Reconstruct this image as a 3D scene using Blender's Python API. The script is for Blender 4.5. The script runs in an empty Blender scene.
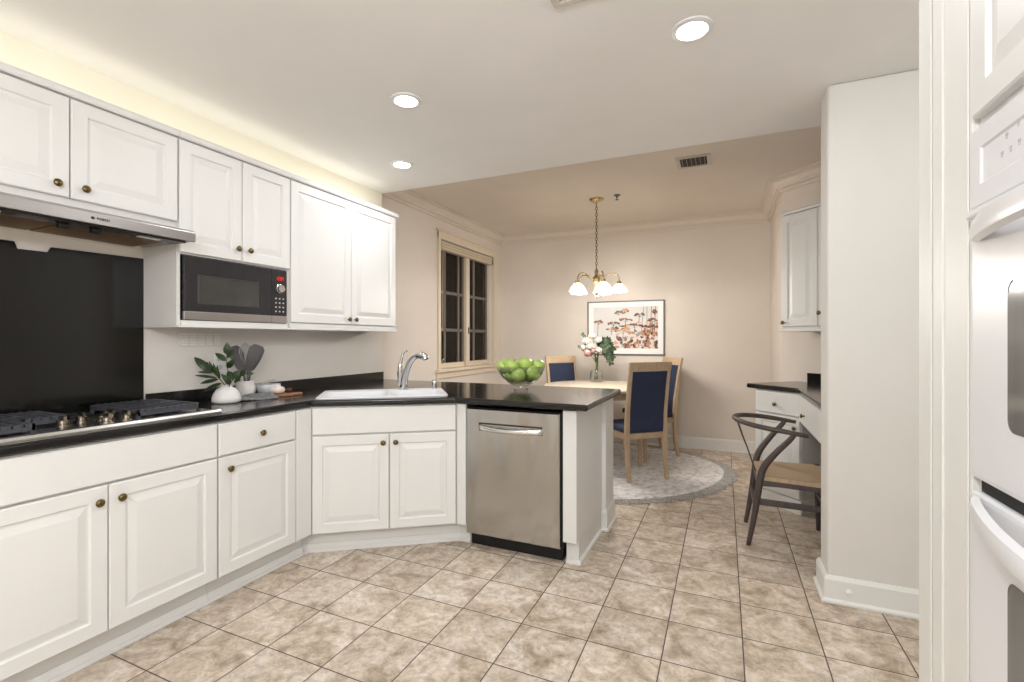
import bpy, bmesh, math, random
from mathutils import Vector, Matrix
random.seed(7)
S = bpy.context.scene
COL = S.collection
PI = math.pi

# ------------------------------------------------------------------ camera, world, exposure
F_PX, YAW, CAM_H, V0 = 477.0, 0.418, 1.29, 339.5
cam_data = bpy.data.cameras.new('camera')
cam = bpy.data.objects.new('camera', cam_data); COL.objects.link(cam)
cam.location = (0, 0, CAM_H); cam.rotation_euler = (PI / 2, 0, YAW)
cam_data.sensor_width = 36.0; cam_data.lens = 36.0 * F_PX / 1024.0
cam_data.shift_y = -(341.0 - V0) / 1024.0
cam_data.clip_start = 0.05
S.camera = cam
S.view_settings.view_transform = 'Standard'
S.view_settings.look = 'None'
S.view_settings.gamma = 1.0
S.view_settings.use_curve_mapping = False
S.view_settings.exposure = 0.12

world = bpy.data.worlds.new('night'); S.world = world; world.use_nodes = True
world.node_tree.nodes['Background'].inputs[0].default_value = (0.012, 0.009, 0.007, 1)
world.node_tree.nodes['Background'].inputs[1].default_value = 1.0

DOWN_W, BACK_W, CHAND_W = 5.5, 41.0, 9.5     # watts of each kitchen downlight / added fill lights behind the view / each chandelier bulb
DOWN_C, CHAND_C = (0.955, 0.985, 1.025), (1.0, 0.96, 0.91)

def lamp(name, kind, loc, watts, color, parent=None, size=0.1, rot=(0, 0, 0), spread=None):
    d = bpy.data.lights.new(name, kind); d.energy = watts; d.color = color
    if kind == 'AREA':
        d.shape = 'DISK'; d.size = size
        if spread: d.spread = spread
    else: d.shadow_soft_size = size
    o = bpy.data.objects.new(name, d); COL.objects.link(o)
    o.location = loc; o.rotation_euler = rot
    if parent: o.parent = parent
    return o

# ------------------------------------------------------------------ materials
def lin(c):
    if isinstance(c, (tuple, list)) and len(c) == 3:
        return tuple((v / 255 / 12.92) if v / 255 <= 0.04045 else ((v / 255 + 0.055) / 1.055) ** 2.4 for v in c) + (1,)
    return c
def mat(name, rgb, rough=0.5, metal=0.0, var=0.05, scale=8.0, bump=0.0, stretch=(1, 1, 1), spec=0.5, rgb2=None, detail=4.0,
        coat=0.0, trans=0.0, ior=1.45, emit=None, estr=0.0, rvar=0.0):
    m = bpy.data.materials.new(name); m.use_nodes = True
    nt = m.node_tree; N, L = nt.nodes, nt.links
    b = N['Principled BSDF']
    tc = N.new('ShaderNodeTexCoord'); mp = N.new('ShaderNodeMapping'); mp.inputs['Scale'].default_value = stretch
    L.new(tc.outputs['Object'], mp.inputs[0])
    nz = N.new('ShaderNodeTexNoise'); nz.inputs['Scale'].default_value = scale; nz.inputs['Detail'].default_value = detail
    L.new(mp.outputs[0], nz.inputs['Vector'])
    mx = N.new('ShaderNodeMix'); mx.data_type = 'RGBA'
    c = lin(rgb)
    c1 = tuple(min(1, v * (1 - var)) for v in c[:3]) + (1,)
    c2 = lin(rgb2) if rgb2 else tuple(min(1, v * (1 + var)) for v in c[:3]) + (1,)
    mx.inputs[6].default_value = c1; mx.inputs[7].default_value = c2
    cr = N.new('ShaderNodeMapRange'); cr.inputs[1].default_value = 0.3; cr.inputs[2].default_value = 0.7
    L.new(nz.outputs[0], cr.inputs[0]); L.new(cr.outputs[0], mx.inputs[0])
    L.new(mx.outputs[2], b.inputs['Base Color'])
    b.inputs['Roughness'].default_value = rough; b.inputs['Metallic'].default_value = metal
    b.inputs['Specular IOR Level'].default_value = spec
    b.inputs['Coat Weight'].default_value = coat
    b.inputs['Transmission Weight'].default_value = trans; b.inputs['IOR'].default_value = ior
    if rvar:
        mr = N.new('ShaderNodeMapRange'); mr.inputs[3].default_value = rough - rvar; mr.inputs[4].default_value = rough + rvar
        L.new(nz.outputs[0], mr.inputs[0]); L.new(mr.outputs[0], b.inputs['Roughness'])
    if emit:
        b.inputs['Emission Color'].default_value = lin(emit); b.inputs['Emission Strength'].default_value = estr
    if bump:
        bp = N.new('ShaderNodeBump'); bp.inputs['Strength'].default_value = bump; bp.inputs['Distance'].default_value = 0.01
        L.new(nz.outputs[0], bp.inputs['Height']); L.new(bp.outputs[0], b.inputs['Normal'])
    return m

M = {}
M['ceiling'] = mat('ceiling_paint', (238, 236, 233), 0.9, var=0.015, scale=3, bump=0.02)
M['dining_ceiling'] = mat('dining_ceiling_paint', (226, 216, 205), 0.9, var=0.03, scale=2)
M['kitchen_wall'] = mat('kitchen_wall_paint', (222, 217, 210), 0.8, var=0.015, scale=4)
M['soffit'] = mat('soffit_paint', (232, 227, 210), 0.85, var=0.01, scale=4)
M['dining_wall'] = mat('dining_wall_paint', (222, 212, 201), 0.85, var=0.02, scale=3)
M['stub_wall'] = mat('partition_paint', (219, 216, 210), 0.85, var=0.012, scale=4)
M['trim'] = mat('white_trim_paint', (228, 227, 222), 0.45, var=0.01)
M['crown'] = mat('cream_crown_paint', (224, 212, 199), 0.6, var=0.01)
M['cabinet'] = mat('white_cabinet_paint', (225, 224, 221), 0.38, var=0.008, scale=6)
M['cabinet_side'] = mat('cabinet_side_white', (219, 217, 213), 0.45, var=0.01, scale=6)
M['brass'] = mat('antique_brass', (112, 96, 62), 0.32, 1.0, var=0.15, scale=60)
M['brass_bright'] = mat('polished_brass', (186, 166, 124), 0.25, 1.0, var=0.08, scale=60)
M['counter'] = mat('dark_counter', (19, 17, 18), 0.15, var=0.15, scale=160, rgb2=(27, 24, 24), spec=0.6, rvar=0.04)
M['black_glass'] = mat('black_splash_glass', (15, 15, 14), 0.13, var=0.2, scale=30, spec=0.6)
M['steel'] = mat('brushed_steel', (188, 185, 181), 0.24, 1.0, var=0.06, scale=9, stretch=(60, 60, 0.6), detail=3, rvar=0.06)
M['steel_door'] = mat('stainless_door', (186, 185, 182), 0.2, 1.0, var=0.05, scale=1.1, stretch=(5, 5, 0.5), detail=1, bump=1.0)
M['steel_door'].node_tree.nodes['Principled BSDF'].inputs['Anisotropic'].default_value = 0.5
M['steel_door'].node_tree.nodes['Bump'].inputs['Distance'].default_value = 0.03
M['recess_shade'] = mat('handle_recess_shade', (70, 66, 62), 0.35, 0.8)
M['steel_bright'] = mat('bright_steel_trim', (222, 220, 217), 0.22, 0.95, var=0.03, scale=9)
M['nickel'] = mat('nickel_knob', (168, 160, 146), 0.2, 1.0, var=0.1, scale=50)
M['steel_h'] = mat('brushed_steel_across', (184, 181, 180), 0.3, 0.95, var=0.05, scale=9, stretch=(0.6, 60, 60), detail=3, rvar=0.05)
M['chrome'] = mat('chrome', (215, 215, 216), 0.08, 1.0, var=0.02)
M['black'] = mat('matte_black', (18, 18, 18), 0.55, var=0.2, scale=40)
M['dark_gloss'] = mat('dark_gloss_plastic', (46, 44, 46), 0.25, var=0.08, scale=20)
M['dark_window'] = mat('dark_oven_glass', (62, 62, 60), 0.08, var=0.2, scale=5, spec=0.8)
M['iron'] = mat('cast_iron', (66, 67, 73), 0.42, var=0.15, scale=80, bump=0.05)
M['grease'] = mat('hood_filter', (120, 92, 58), 0.45, 0.6, var=0.35, scale=25, stretch=(1, 4, 1))
M['white_enamel'] = mat('white_enamel', (228, 228, 230), 0.28, var=0.005, coat=0.1)
M['white_plastic'] = mat('white_plastic', (230, 230, 231), 0.3, var=0.006)
M['oven_glass'] = mat('oven_window_glass', (112, 112, 110), 0.1, var=0.15, scale=20, stretch=(1, 1, 0.05), spec=0.7)
M['ceramic'] = mat('white_ceramic', (232, 230, 226), 0.3, var=0.02, scale=30)
M['stoneware'] = mat('pale_grey_stoneware', (205, 206, 209), 0.4, var=0.04, scale=40)
M['utensil'] = mat('grey_silicone', (92, 89, 90), 0.55, var=0.1, scale=30)
M['utensil_light'] = mat('light_grey_wire', (178, 172, 170), 0.4, var=0.1, scale=30)
M['leaf'] = mat('dark_leaf', (24, 40, 18), 0.4, var=0.3, scale=30, rgb2=(48, 72, 34))
M['stem'] = mat('green_stem', (84, 104, 58), 0.5, var=0.15, scale=30)
M['cloth'] = mat('grey_woven_cloth', (92, 92, 93), 0.9, var=0.3, scale=110, rgb2=(150, 150, 149), bump=0.2)
M['board'] = mat('oiled_wood', (150, 108, 78), 0.5, var=0.25, scale=6, stretch=(1, 14, 14))
M['garlic'] = mat('cream_bulb', (226, 214, 202), 0.6, var=0.08, scale=25)
M['walnut'] = mat('dark_brown', (70, 42, 30), 0.6, var=0.3, scale=40)
M['oak'] = mat('light_oak', (184, 160, 132), 0.45, var=0.14, scale=5, stretch=(16, 16, 1.2), detail=6)
M['oak_top'] = mat('pale_oak_top', (208, 196, 176), 0.35, var=0.08, scale=5, stretch=(1.2, 16, 16), detail=6)
M['navy'] = mat('navy_fabric', (42, 50, 74), 0.85, var=0.15, scale=180, bump=0.15)
M['wishbone'] = mat('dark_stained_wood', (78, 68, 66), 0.45, var=0.18, scale=6, stretch=(12, 12, 2))
M['cord'] = mat('natural_paper_cord', (184, 160, 132), 0.8, var=0.15, scale=12, stretch=(1, 40, 1), bump=0.2)
M['fringe'] = mat('grey_fringe', (150, 146, 140), 0.95, var=0.3, scale=70, rgb2=(200, 196, 190))
M['apple'] = mat('green_apple', (154, 186, 82), 0.3, var=0.12, scale=9, rgb2=(186, 210, 112))
M['apple_stem'] = mat('apple_stem', (70, 62, 30), 0.7, var=0.2)
M['shade_glass'] = mat('frosted_shade', (250, 246, 238), 0.4, var=0.01, emit=(255, 244, 226), estr=0.4)
def translucent_shade(m):
    nt = m.node_tree; N, L = nt.nodes, nt.links; b = N['Principled BSDF']; out = N['Material Output']
    tl = N.new('ShaderNodeBsdfTranslucent'); tl.inputs[0].default_value = (0.95, 0.92, 0.86, 1); mx = N.new('ShaderNodeMixShader'); mx.inputs[0].default_value = 0.5
    L.new(b.outputs[0], mx.inputs[1]); L.new(tl.outputs[0], mx.inputs[2]); L.new(mx.outputs[0], out.inputs[0])
translucent_shade(M['shade_glass'])
M['bulb'] = mat('lit_bulb', (255, 244, 224), 0.4, var=0.01, emit=(255, 240, 214), estr=14)
M['lens'] = mat('lit_downlight_lens', (255, 255, 250), 0.4, var=0.01, emit=(255, 250, 240), estr=14)
M['mat_white'] = mat('picture_mat', (238, 238, 236), 0.8, var=0.005)
M['frame_grey'] = mat('dark_grey_frame', (108, 104, 104), 0.5, var=0.06, scale=20)
M['window_paint'] = mat('cream_window_paint', (222, 208, 186), 0.5, var=0.02)
M['muntin'] = mat('grey_muntin', (112, 104, 98), 0.6, var=0.08)
M['rose_white'] = mat('cream_petals', (236, 228, 220), 0.7, var=0.06, scale=60)
M['rose_pink'] = mat('pink_petals', (226, 194, 188), 0.7, var=0.08, scale=60)
M['fern'] = mat('fern_green', (26, 44, 22), 0.55, var=0.3, scale=40, rgb2=(46, 70, 36))
M['eucalyptus'] = mat('eucalyptus_green', (92, 110, 86), 0.6, var=0.15, scale=40)
M['red_led'] = mat('red_display_digits', (200, 30, 30), 0.4, emit=(255, 40, 36), estr=0.5)
M['icon'] = mat('pale_icon_print', (190, 190, 190), 0.5)
M['icon_grey'] = mat('grey_icon_print', (186, 186, 188), 0.5)
M['logo'] = mat('dark_logo_print', (60, 58, 56), 0.5)
M['vent_dark'] = mat('vent_interior', (52, 48, 44), 0.7)
M['vent'] = mat('vent_metal', (206, 198, 188), 0.5, var=0.02)
M['blind'] = mat('cream_blind', (205, 190, 168), 0.8, var=0.06, scale=40, stretch=(1, 1, 6))

def glass(name, tint=(1, 1, 1), rough=0.0, ior=1.45, power=4.0, edge=0.75):
    m = bpy.data.materials.new(name); m.use_nodes = True
    nt = m.node_tree; N, L = nt.nodes, nt.links
    for n in list(N): N.remove(n)
    out = N.new('ShaderNodeOutputMaterial')
    tr = N.new('ShaderNodeBsdfTransparent'); gl = N.new('ShaderNodeBsdfGlossy'); mx = N.new('ShaderNodeMixShader'); fr = N.new('ShaderNodeLayerWeight')
    nz = N.new('ShaderNodeTexNoise'); nz.inputs['Scale'].default_value = 6
    cmix = N.new('ShaderNodeMix'); cmix.data_type = 'RGBA'
    cmix.inputs[6].default_value = tuple(t * 0.98 for t in tint) + (1,); cmix.inputs[7].default_value = tint + (1,)
    L.new(nz.outputs[0], cmix.inputs[0]); L.new(cmix.outputs[2], tr.inputs[0])
    gl.inputs['Roughness'].default_value = rough + 0.02
    pw = N.new('ShaderNodeMath'); pw.operation = 'POWER'; pw.inputs[1].default_value = power; L.new(fr.outputs['Facing'], pw.inputs[0])
    ma = N.new('ShaderNodeMath'); ma.operation = 'MULTIPLY_ADD'; ma.inputs[1].default_value = edge; ma.inputs[2].default_value = ((ior - 1) / (ior + 1)) ** 2; L.new(pw.outputs[0], ma.inputs[0])
    L.new(ma.outputs[0], mx.inputs[0]); L.new(tr.outputs[0], mx.inputs[1]); L.new(gl.outputs[0], mx.inputs[2])
    L.new(mx.outputs[0], out.inputs[0]); return m
M['glass'] = glass('clear_glass', (0.98, 0.99, 0.98), 0.02, 1.75, 2.2, 0.85)
M['pane'] = glass('window_pane_glass', (0.75, 0.72, 0.68), 0.01, 1.3, 5.0, 0.5)

def tile_material():
    m = bpy.data.materials.new('travertine_floor_tile'); m.use_nodes = True
    nt = m.node_tree; N, L = nt.nodes, nt.links; b = N['Principled BSDF']
    tc = N.new('ShaderNodeTexCoord'); sx = N.new('ShaderNodeSeparateXYZ'); L.new(tc.outputs['Object'], sx.inputs[0])
    def mth(op, a, bb=None, c=None):
        n = N.new('ShaderNodeMath'); n.operation = op
        for k, v in enumerate((a, bb, c)):
            if v is None: continue
            if isinstance(v, (int, float)): n.inputs[k].default_value = v
            else: L.new(v, n.inputs[k])
        return n.outputs[0]
    TX, TY, OX, OY = 0.3042, 0.2924, -6.76 * 0.3042, 4.83 * 0.2924
    gx = mth('DIVIDE', mth('SUBTRACT', sx.outputs[0], OX), TX); gy = mth('DIVIDE', mth('SUBTRACT', sx.outputs[1], OY), TY)
    fx, fy = mth('FLOOR', gx), mth('FLOOR', gy)
    dx = mth('ABSOLUTE', mth('SUBTRACT', mth('FRACT', gx), 0.5)); dy = mth('ABSOLUTE', mth('SUBTRACT', mth('FRACT', gy), 0.5))
    ed = mth('MAXIMUM', dx, dy)
    grout = mth('GREATER_THAN', ed, 0.4915)
    edge = N.new('ShaderNodeMapRange'); edge.inputs[1].default_value = 0.470; edge.inputs[2].default_value = 0.492
    L.new(ed, edge.inputs[0])
    cid = N.new('ShaderNodeCombineXYZ'); L.new(fx, cid.inputs[0]); L.new(fy, cid.inputs[1])
    wn = N.new('ShaderNodeTexWhiteNoise'); wn.noise_dimensions = '3D'; L.new(cid.outputs[0], wn.inputs[0])
    vadd = N.new('ShaderNodeVectorMath'); vadd.operation = 'MULTIPLY_ADD'
    L.new(wn.outputs[1], vadd.inputs[0]); vadd.inputs[1].default_value = (9, 9, 9); L.new(tc.outputs['Object'], vadd.inputs[2])
    def noise(sc, det, dist=0.0, rough=0.6):
        n = N.new('ShaderNodeTexNoise'); n.inputs['Scale'].default_value = sc; n.inputs['Detail'].default_value = det
        n.inputs['Distortion'].default_value = dist; n.inputs['Roughness'].default_value = rough
        L.new(vadd.outputs[0], n.inputs['Vector']); return n.outputs[0]
    n1, n2, n3 = noise(7.5, 6, 0.8, 0.66), noise(30, 7, 0.5, 0.75), noise(75, 3)
    r1 = N.new('ShaderNodeValToRGB'); L.new(n1, r1.inputs[0])
    r1.color_ramp.elements[0].position = 0.34; r1.color_ramp.elements[0].color = lin((166, 149, 129))
    r1.color_ramp.elements[1].position = 0.66; r1.color_ramp.elements[1].color = lin((228, 218, 207))
    e = r1.color_ramp.elements.new(0.5); e.color = lin((207, 192, 174))
    r2 = N.new('ShaderNodeValToRGB'); L.new(n2, r2.inputs[0])
    r2.color_ramp.elements[0].position = 0.38; r2.color_ramp.elements[0].color = (0.62, 0.57, 0.51, 1)
    r2.color_ramp.elements[1].position = 0.56; r2.color_ramp.elements[1].color = (1.06, 1.05, 1.04, 1)
    mu = N.new('ShaderNodeMix'); mu.data_type = 'RGBA'; mu.blend_type = 'MULTIPLY'; mu.inputs[0].default_value = 0.75
    L.new(r1.outputs[0], mu.inputs[6]); L.new(r2.outputs[0], mu.inputs[7])
    pit = N.new('ShaderNodeMapRange'); pit.inputs[1].default_value = 0.30; pit.inputs[2].default_value = 0.24; L.new(n3, pit.inputs[0])
    mp_ = N.new('ShaderNodeMix'); mp_.data_type = 'RGBA'; L.new(mth('MULTIPLY', pit.outputs[0], 0.6), mp_.inputs[0])
    L.new(mu.outputs[2], mp_.inputs[6]); mp_.inputs[7].default_value = lin((110, 92, 76))
    tv = N.new('ShaderNodeMapRange'); tv.inputs[3].default_value = 0.90; tv.inputs[4].default_value = 1.06; L.new(wn.outputs[0], tv.inputs[0])
    mt = N.new('ShaderNodeMix'); mt.data_type = 'RGBA'; mt.blend_type = 'MULTIPLY'; mt.inputs[0].default_value = 1
    L.new(mp_.outputs[2], mt.inputs[6]); L.new(tv.outputs[0], mt.inputs[7])
    mg = N.new('ShaderNodeMix'); mg.data_type = 'RGBA'; L.new(grout, mg.inputs[0]); L.new(mt.outputs[2], mg.inputs[6]); mg.inputs[7].default_value = lin((92, 80, 70))
    L.new(mg.outputs[2], b.inputs['Base Color'])
    rg = mth('MULTIPLY_ADD', n2, 0.25, 0.28); L.new(mth('MAXIMUM', rg, mth('MULTIPLY', grout, 0.9)), b.inputs['Roughness'])
    hh = mth('SUBTRACT', mth('MULTIPLY', n2, 0.25), mth('MULTIPLY', edge.outputs[0], 1.0))
    bp = N.new('ShaderNodeBump'); bp.inputs['Strength'].default_value = 0.35; bp.inputs['Distance'].default_value = 0.003
    L.new(hh, bp.inputs['Height']); L.new(bp.outputs[0], b.inputs['Normal'])
    return m
M['tile'] = tile_material()

def rug_material():
    m = mat('faded_rug_pile', (222, 218, 217), 0.95, var=0.08, scale=14, rgb2=(240, 238, 237), detail=8, bump=0.2)
    nt = m.node_tree; N, L = nt.nodes, nt.links; b = N['Principled BSDF']
    base = b.inputs['Base Color'].links[0].from_socket
    tc = N.new('ShaderNodeTexCoord'); ln = N.new('ShaderNodeVectorMath'); ln.operation = 'LENGTH'; L.new(tc.outputs['Object'], ln.inputs[0])
    rp = N.new('ShaderNodeValToRGB'); rp.color_ramp.interpolation = 'LINEAR'
    els = [(0.0, 0), (0.49, 0), (0.50, 1), (0.52, 0), (0.80, 0), (0.81, 1), (0.825, 0), (0.93, 0), (0.94, .8), (0.955, 0), (1.0, 0)]
    while len(rp.color_ramp.elements) < len(els): rp.color_ramp.elements.new(0.5)
    for e, (p, v) in zip(rp.color_ramp.elements, els): e.position = p; e.color = (v, v, v, 1)
    dv = N.new('ShaderNodeMath'); dv.operation = 'DIVIDE'; dv.inputs[1].default_value = 1.29; L.new(ln.outputs[1] if len(ln.outputs) > 1 else ln.outputs[0], dv.inputs[0])
    L.new(dv.outputs[0], rp.inputs[0])
    n2 = N.new('ShaderNodeTexNoise'); n2.inputs['Scale'].default_value = 22; n2.inputs['Detail'].default_value = 6
    L.new(tc.outputs['Object'], n2.inputs['Vector'])
    ma = N.new('ShaderNodeMapRange'); ma.inputs[1].default_value = 0.50; ma.inputs[2].default_value = 0.66; L.new(n2.outputs[0], ma.inputs[0])
    mul = N.new('ShaderNodeMath'); mul.operation = 'MULTIPLY_ADD'; L.new(rp.outputs[0], mul.inputs[0]); mul.inputs[1].default_value = 0.45; L.new(ma.outputs[0], mul.inputs[2])
    m2 = N.new('ShaderNodeMath'); m2.operation = 'MULTIPLY'; L.new(mul.outputs[0], m2.inputs[0]); m2.inputs[1].default_value = 0.55
    mx = N.new('ShaderNodeMix'); mx.data_type = 'RGBA'; L.new(m2.outputs[0], mx.inputs[0]); L.new(base, mx.inputs[6]); mx.inputs[7].default_value = lin((158, 142, 145))
    L.new(mx.outputs[2], b.inputs['Base Color']); return m
M['rug'] = rug_material()

# ------------------------------------------------------------------ mesh helpers
def ray_at(u, v, depth):
    Fw = Vector((-math.sin(YAW), math.cos(YAW), 0)); Rt = Vector((math.cos(YAW), math.sin(YAW), 0))
    return Vector((0, 0, CAM_H)) + (Fw + Rt * ((u - 512) / F_PX) + Vector((0, 0, (V0 - v) / F_PX))) * depth
def on_z(u, v, z):
    d = (CAM_H - z) * F_PX / (v - V0); return ray_at(u, v, d)

class MB:
    def __init__(s): s.bm = bmesh.new(); s.mi = 0
    def face(s, vs):
        try: f = s.bm.faces.new(vs); f.material_index = s.mi; return f
        except ValueError: return None
    def box(s, x0, x1, y0, y1, z0, z1):
        v = [s.bm.verts.new((x, y, z)) for z in (z0, z1) for y in (y0, y1) for x in (x0, x1)]
        for q in ((0, 2, 3, 1), (4, 5, 7, 6), (0, 1, 5, 4), (2, 6, 7, 3), (0, 4, 6, 2), (1, 3, 7, 5)): s.face([v[i] for i in q])
        return s
    def prism(s, poly, z0, z1):
        a = [s.bm.verts.new((p[0], p[1], z0)) for p in poly]; b = [s.bm.verts.new((p[0], p[1], z1)) for p in poly]
        s.face(a[::-1]); s.face(b)
        for i in range(len(poly)):
            j = (i + 1) % len(poly); s.face([a[i], a[j], b[j], b[i]])
        return s
    def loft(s, rings, cap0=True, cap1=True, closed=True):
        R = [[s.bm.verts.new(p) for p in r] for r in rings]
        n = len(R[0])
        for a, b in zip(R, R[1:]):
            for i in range(n if closed else n - 1):
                j = (i + 1) % n; s.face([a[i], a[j], b[j], b[i]])
        if closed:
            if cap0: s.face(R[0][::-1])
            if cap1: s.face(R[-1])
        return s
    def lathe(s, prof, n=24, c=(0, 0, 0), axis='Z', wav=None, mtx=None):
        rings = []
        for k, (r, z) in enumerate(prof):
            ring = []
            for i in range(n):
                a = 2 * PI * i / n; rr = max(r, 1e-4) * (1 + (wav(a, k) if wav else 0))
                p = Vector((rr * math.cos(a), rr * math.sin(a), z))
                if axis == '-Y': p = Vector((p.x, -p.z, p.y))
                if axis == 'X': p = Vector((p.z, p.x, p.y))
                if mtx is not None: p = mtx @ p
                ring.append(p + Vector(c))
            rings.append(ring)
        return s.loft(rings)
    def tube(s, pts, r, n=10, smooth=0, squash=None):
        pts = [Vector(p) for p in pts]
        rr = list(r) if isinstance(r, (list, tuple)) else [r] * len(pts)
        if smooth:
            P, Q = [], []
            for i in range(len(pts) - 1):
                p0, p1, p2, p3 = pts[max(i - 1, 0)], pts[i], pts[i + 1], pts[min(i + 2, len(pts) - 1)]
                for k in range(smooth):
                    t = k / smooth
                    P.append(0.5 * ((2 * p1) + (p2 - p0) * t + (2 * p0 - 5 * p1 + 4 * p2 - p3) * t * t + (3 * p1 - p0 - 3 * p2 + p3) * t ** 3))
                    Q.append(rr[i] * (1 - t) + rr[i + 1] * t)
            P.append(pts[-1]); Q.append(rr[-1]); pts, rr = P, Q
        rings = []; up = None
        for i, p in enumerate(pts):
            t = (pts[min(i + 1, len(pts) - 1)] - pts[max(i - 1, 0)]).normalized()
            if up is None:
                up = Vector((0, 0, 1)) if abs(t.z) < 0.9 else Vector((0, 1, 0))
            a = t.cross(up).normalized(); up = a.cross(t).normalized()
            sa, sb = squash or (1, 1)
            rings.append([p + (a * math.cos(2 * PI * k / n) * sa + up * math.sin(2 * PI * k / n) * sb) * rr[i] for k in range(n)])
        return s.loft(rings)
    def bar(s, p0, p1, w0, d0, w1=None, d1=None, side=(1, 0, 0)):
        p0, p1 = Vector(p0), Vector(p1); t = (p1 - p0).normalized(); a = Vector(side); a = (a - t * a.dot(t)).normalized(); b = t.cross(a)
        w1 = w0 if w1 is None else w1; d1 = d0 if d1 is None else d1
        rings = [[p + a * (i * w / 2) + b * (j * d / 2) for i, j in ((-1, -1), (1, -1), (1, 1), (-1, 1))] for p, w, d in ((p0, w0, d0), (p1, w1, d1))]
        return s.loft(rings)
    def bars(s, pts, w, d, side=(1, 0, 0)):
        pts = [Vector(p) for p in pts]; rings = []
        for i, p in enumerate(pts):
            t = (pts[min(i + 1, len(pts) - 1)] - pts[max(i - 1, 0)]).normalized(); a = Vector(side); a = (a - t * a.dot(t)).normalized(); b = t.cross(a)
            ww = w[i] if isinstance(w, (list, tuple)) else w; dd = d[i] if isinstance(d, (list, tuple)) else d
            rings.append([p + a * (q * ww / 2) + b * (j * dd / 2) for q, j in ((-1, -1), (1, -1), (1, 1), (-1, 1))])
        return s.loft(rings)
    def ball(s, c, r, seg=16, sc=(1, 1, 1), fn=None):
        rings = []
        for k in range(1, seg // 2):
            th = PI * k / (seg // 2); ring = []
            for i in range(seg):
                ph = 2 * PI * i / seg
                q = Vector((math.sin(th) * math.cos(ph), math.sin(th) * math.sin(ph), math.cos(th)))
                k2 = fn(q) if fn else 1
                ring.append(Vector(c) + Vector((q.x * sc[0], q.y * sc[1], q.z * sc[2])) * r * k2)
            rings.append(ring)
        R = [[s.bm.verts.new(p) for p in rg] for rg in rings]
        for a, b in zip(R, R[1:]):
            for i in range(seg):
                j = (i + 1) % seg; s.face([a[i], b[i], b[j], a[j]])
        for rg, z, rev in ((R[0], 1, False), (R[-1], -1, True)):
            kk = fn(Vector((0, 0, z))) if fn else 1
            v = s.bm.verts.new(Vector(c) + Vector((0, 0, z * r * sc[2] * kk)))
            for i in range(seg):
                j = (i + 1) % seg; s.face([v, rg[j], rg[i]] if rev else [v, rg[i], rg[j]])
        return s
    def leaf(s, base, tip, width, normal, curl=0.12, n=7, fold=0.15, thick=0.0006):
        base, tip = Vector(base), Vector(tip); ax = tip - base; L_ = ax.length; t = ax.normalized()
        nn = Vector(normal); nn = (nn - t * nn.dot(t)).normalized(); sd = t.cross(nn)
        for sgn in (1, -1):
            rows = []
            for i in range(n + 1):
                f = i / n; w = width / 2 * (math.sin(PI * f ** 0.8) ** 0.8 if 0 < f < 1 else 0.02)
                c = base + ax * f + nn * (curl * L_ * math.sin(PI * f)) + nn * thick * sgn
                rows.append([s.bm.verts.new(c + sd * w * k + nn * (abs(k) * fold * w)) for k in (-1, 0, 1)])
            for a, b in zip(rows, rows[1:]):
                for k in (0, 1):
                    q = [a[k], a[k + 1], b[k + 1], b[k]]; s.face(q if sgn > 0 else q[::-1])
        return s
    def sweep(s, path, prof, closed_prof=True):
        n = len(path); rings = []
        for i in range(n):
            p = Vector(path[i][:2])
            t0 = (p - Vector(path[i - 1][:2])).normalized() if i else None
            t1 = (Vector(path[i + 1][:2]) - p).normalized() if i < n - 1 else None
            n0 = Vector((-t0.y, t0.x)) if t0 else None; n1 = Vector((-t1.y, t1.x)) if t1 else None
            if n0 and n1:
                m = (n0 + n1).normalized(); m = m / max(0.2, m.dot(n0))
            else: m = n0 or n1
            rings.append([Vector((p.x + m.x * d, p.y + m.y * d, z)) for d, z in prof])
        return s.loft(rings)
    def build(s, name, m, parent=None, smooth=False, bevel=0.0, segs=2, kind=None):
        bmesh.ops.recalc_face_normals(s.bm, faces=s.bm.faces)
        me = bpy.data.meshes.new(name); s.bm.to_mesh(me); s.bm.free()
        for x in (m if isinstance(m, (list, tuple)) else [m]): me.materials.append(x)
        o = bpy.data.objects.new(name, me); COL.objects.link(o)
        if parent: o.parent = parent
        if kind: o['kind'] = kind
        if smooth:
            for p in me.polygons: p.use_smooth = True
            es = o.modifiers.new('angle', 'EDGE_SPLIT') if smooth == 'edge' else None
            if es: es.split_angle = math.radians(40)
        if bevel:
            bv = o.modifiers.new('bevel', 'BEVEL'); bv.width = bevel; bv.segments = segs; bv.limit_method = 'ANGLE'; bv.angle_limit = math.radians(35)
        return o

def T(name, label, cat, loc=(0, 0, 0), rz=0.0, group=None):
    o = bpy.data.objects.new(name, None); COL.objects.link(o); o.empty_display_size = 0.05
    o.location = loc; o.rotation_euler = (0, 0, rz); o['label'] = label; o['category'] = cat
    if group: o['group'] = group
    return o
def tag(o, label, cat, group=None):
    o['label'] = label; o['category'] = cat
    if group: o['group'] = group
    return o
def struct(o): o['kind'] = 'structure'; return o
def box(x0, x1, y0, y1, z0, z1): return MB().box(x0, x1, y0, y1, z0, z1)

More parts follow.
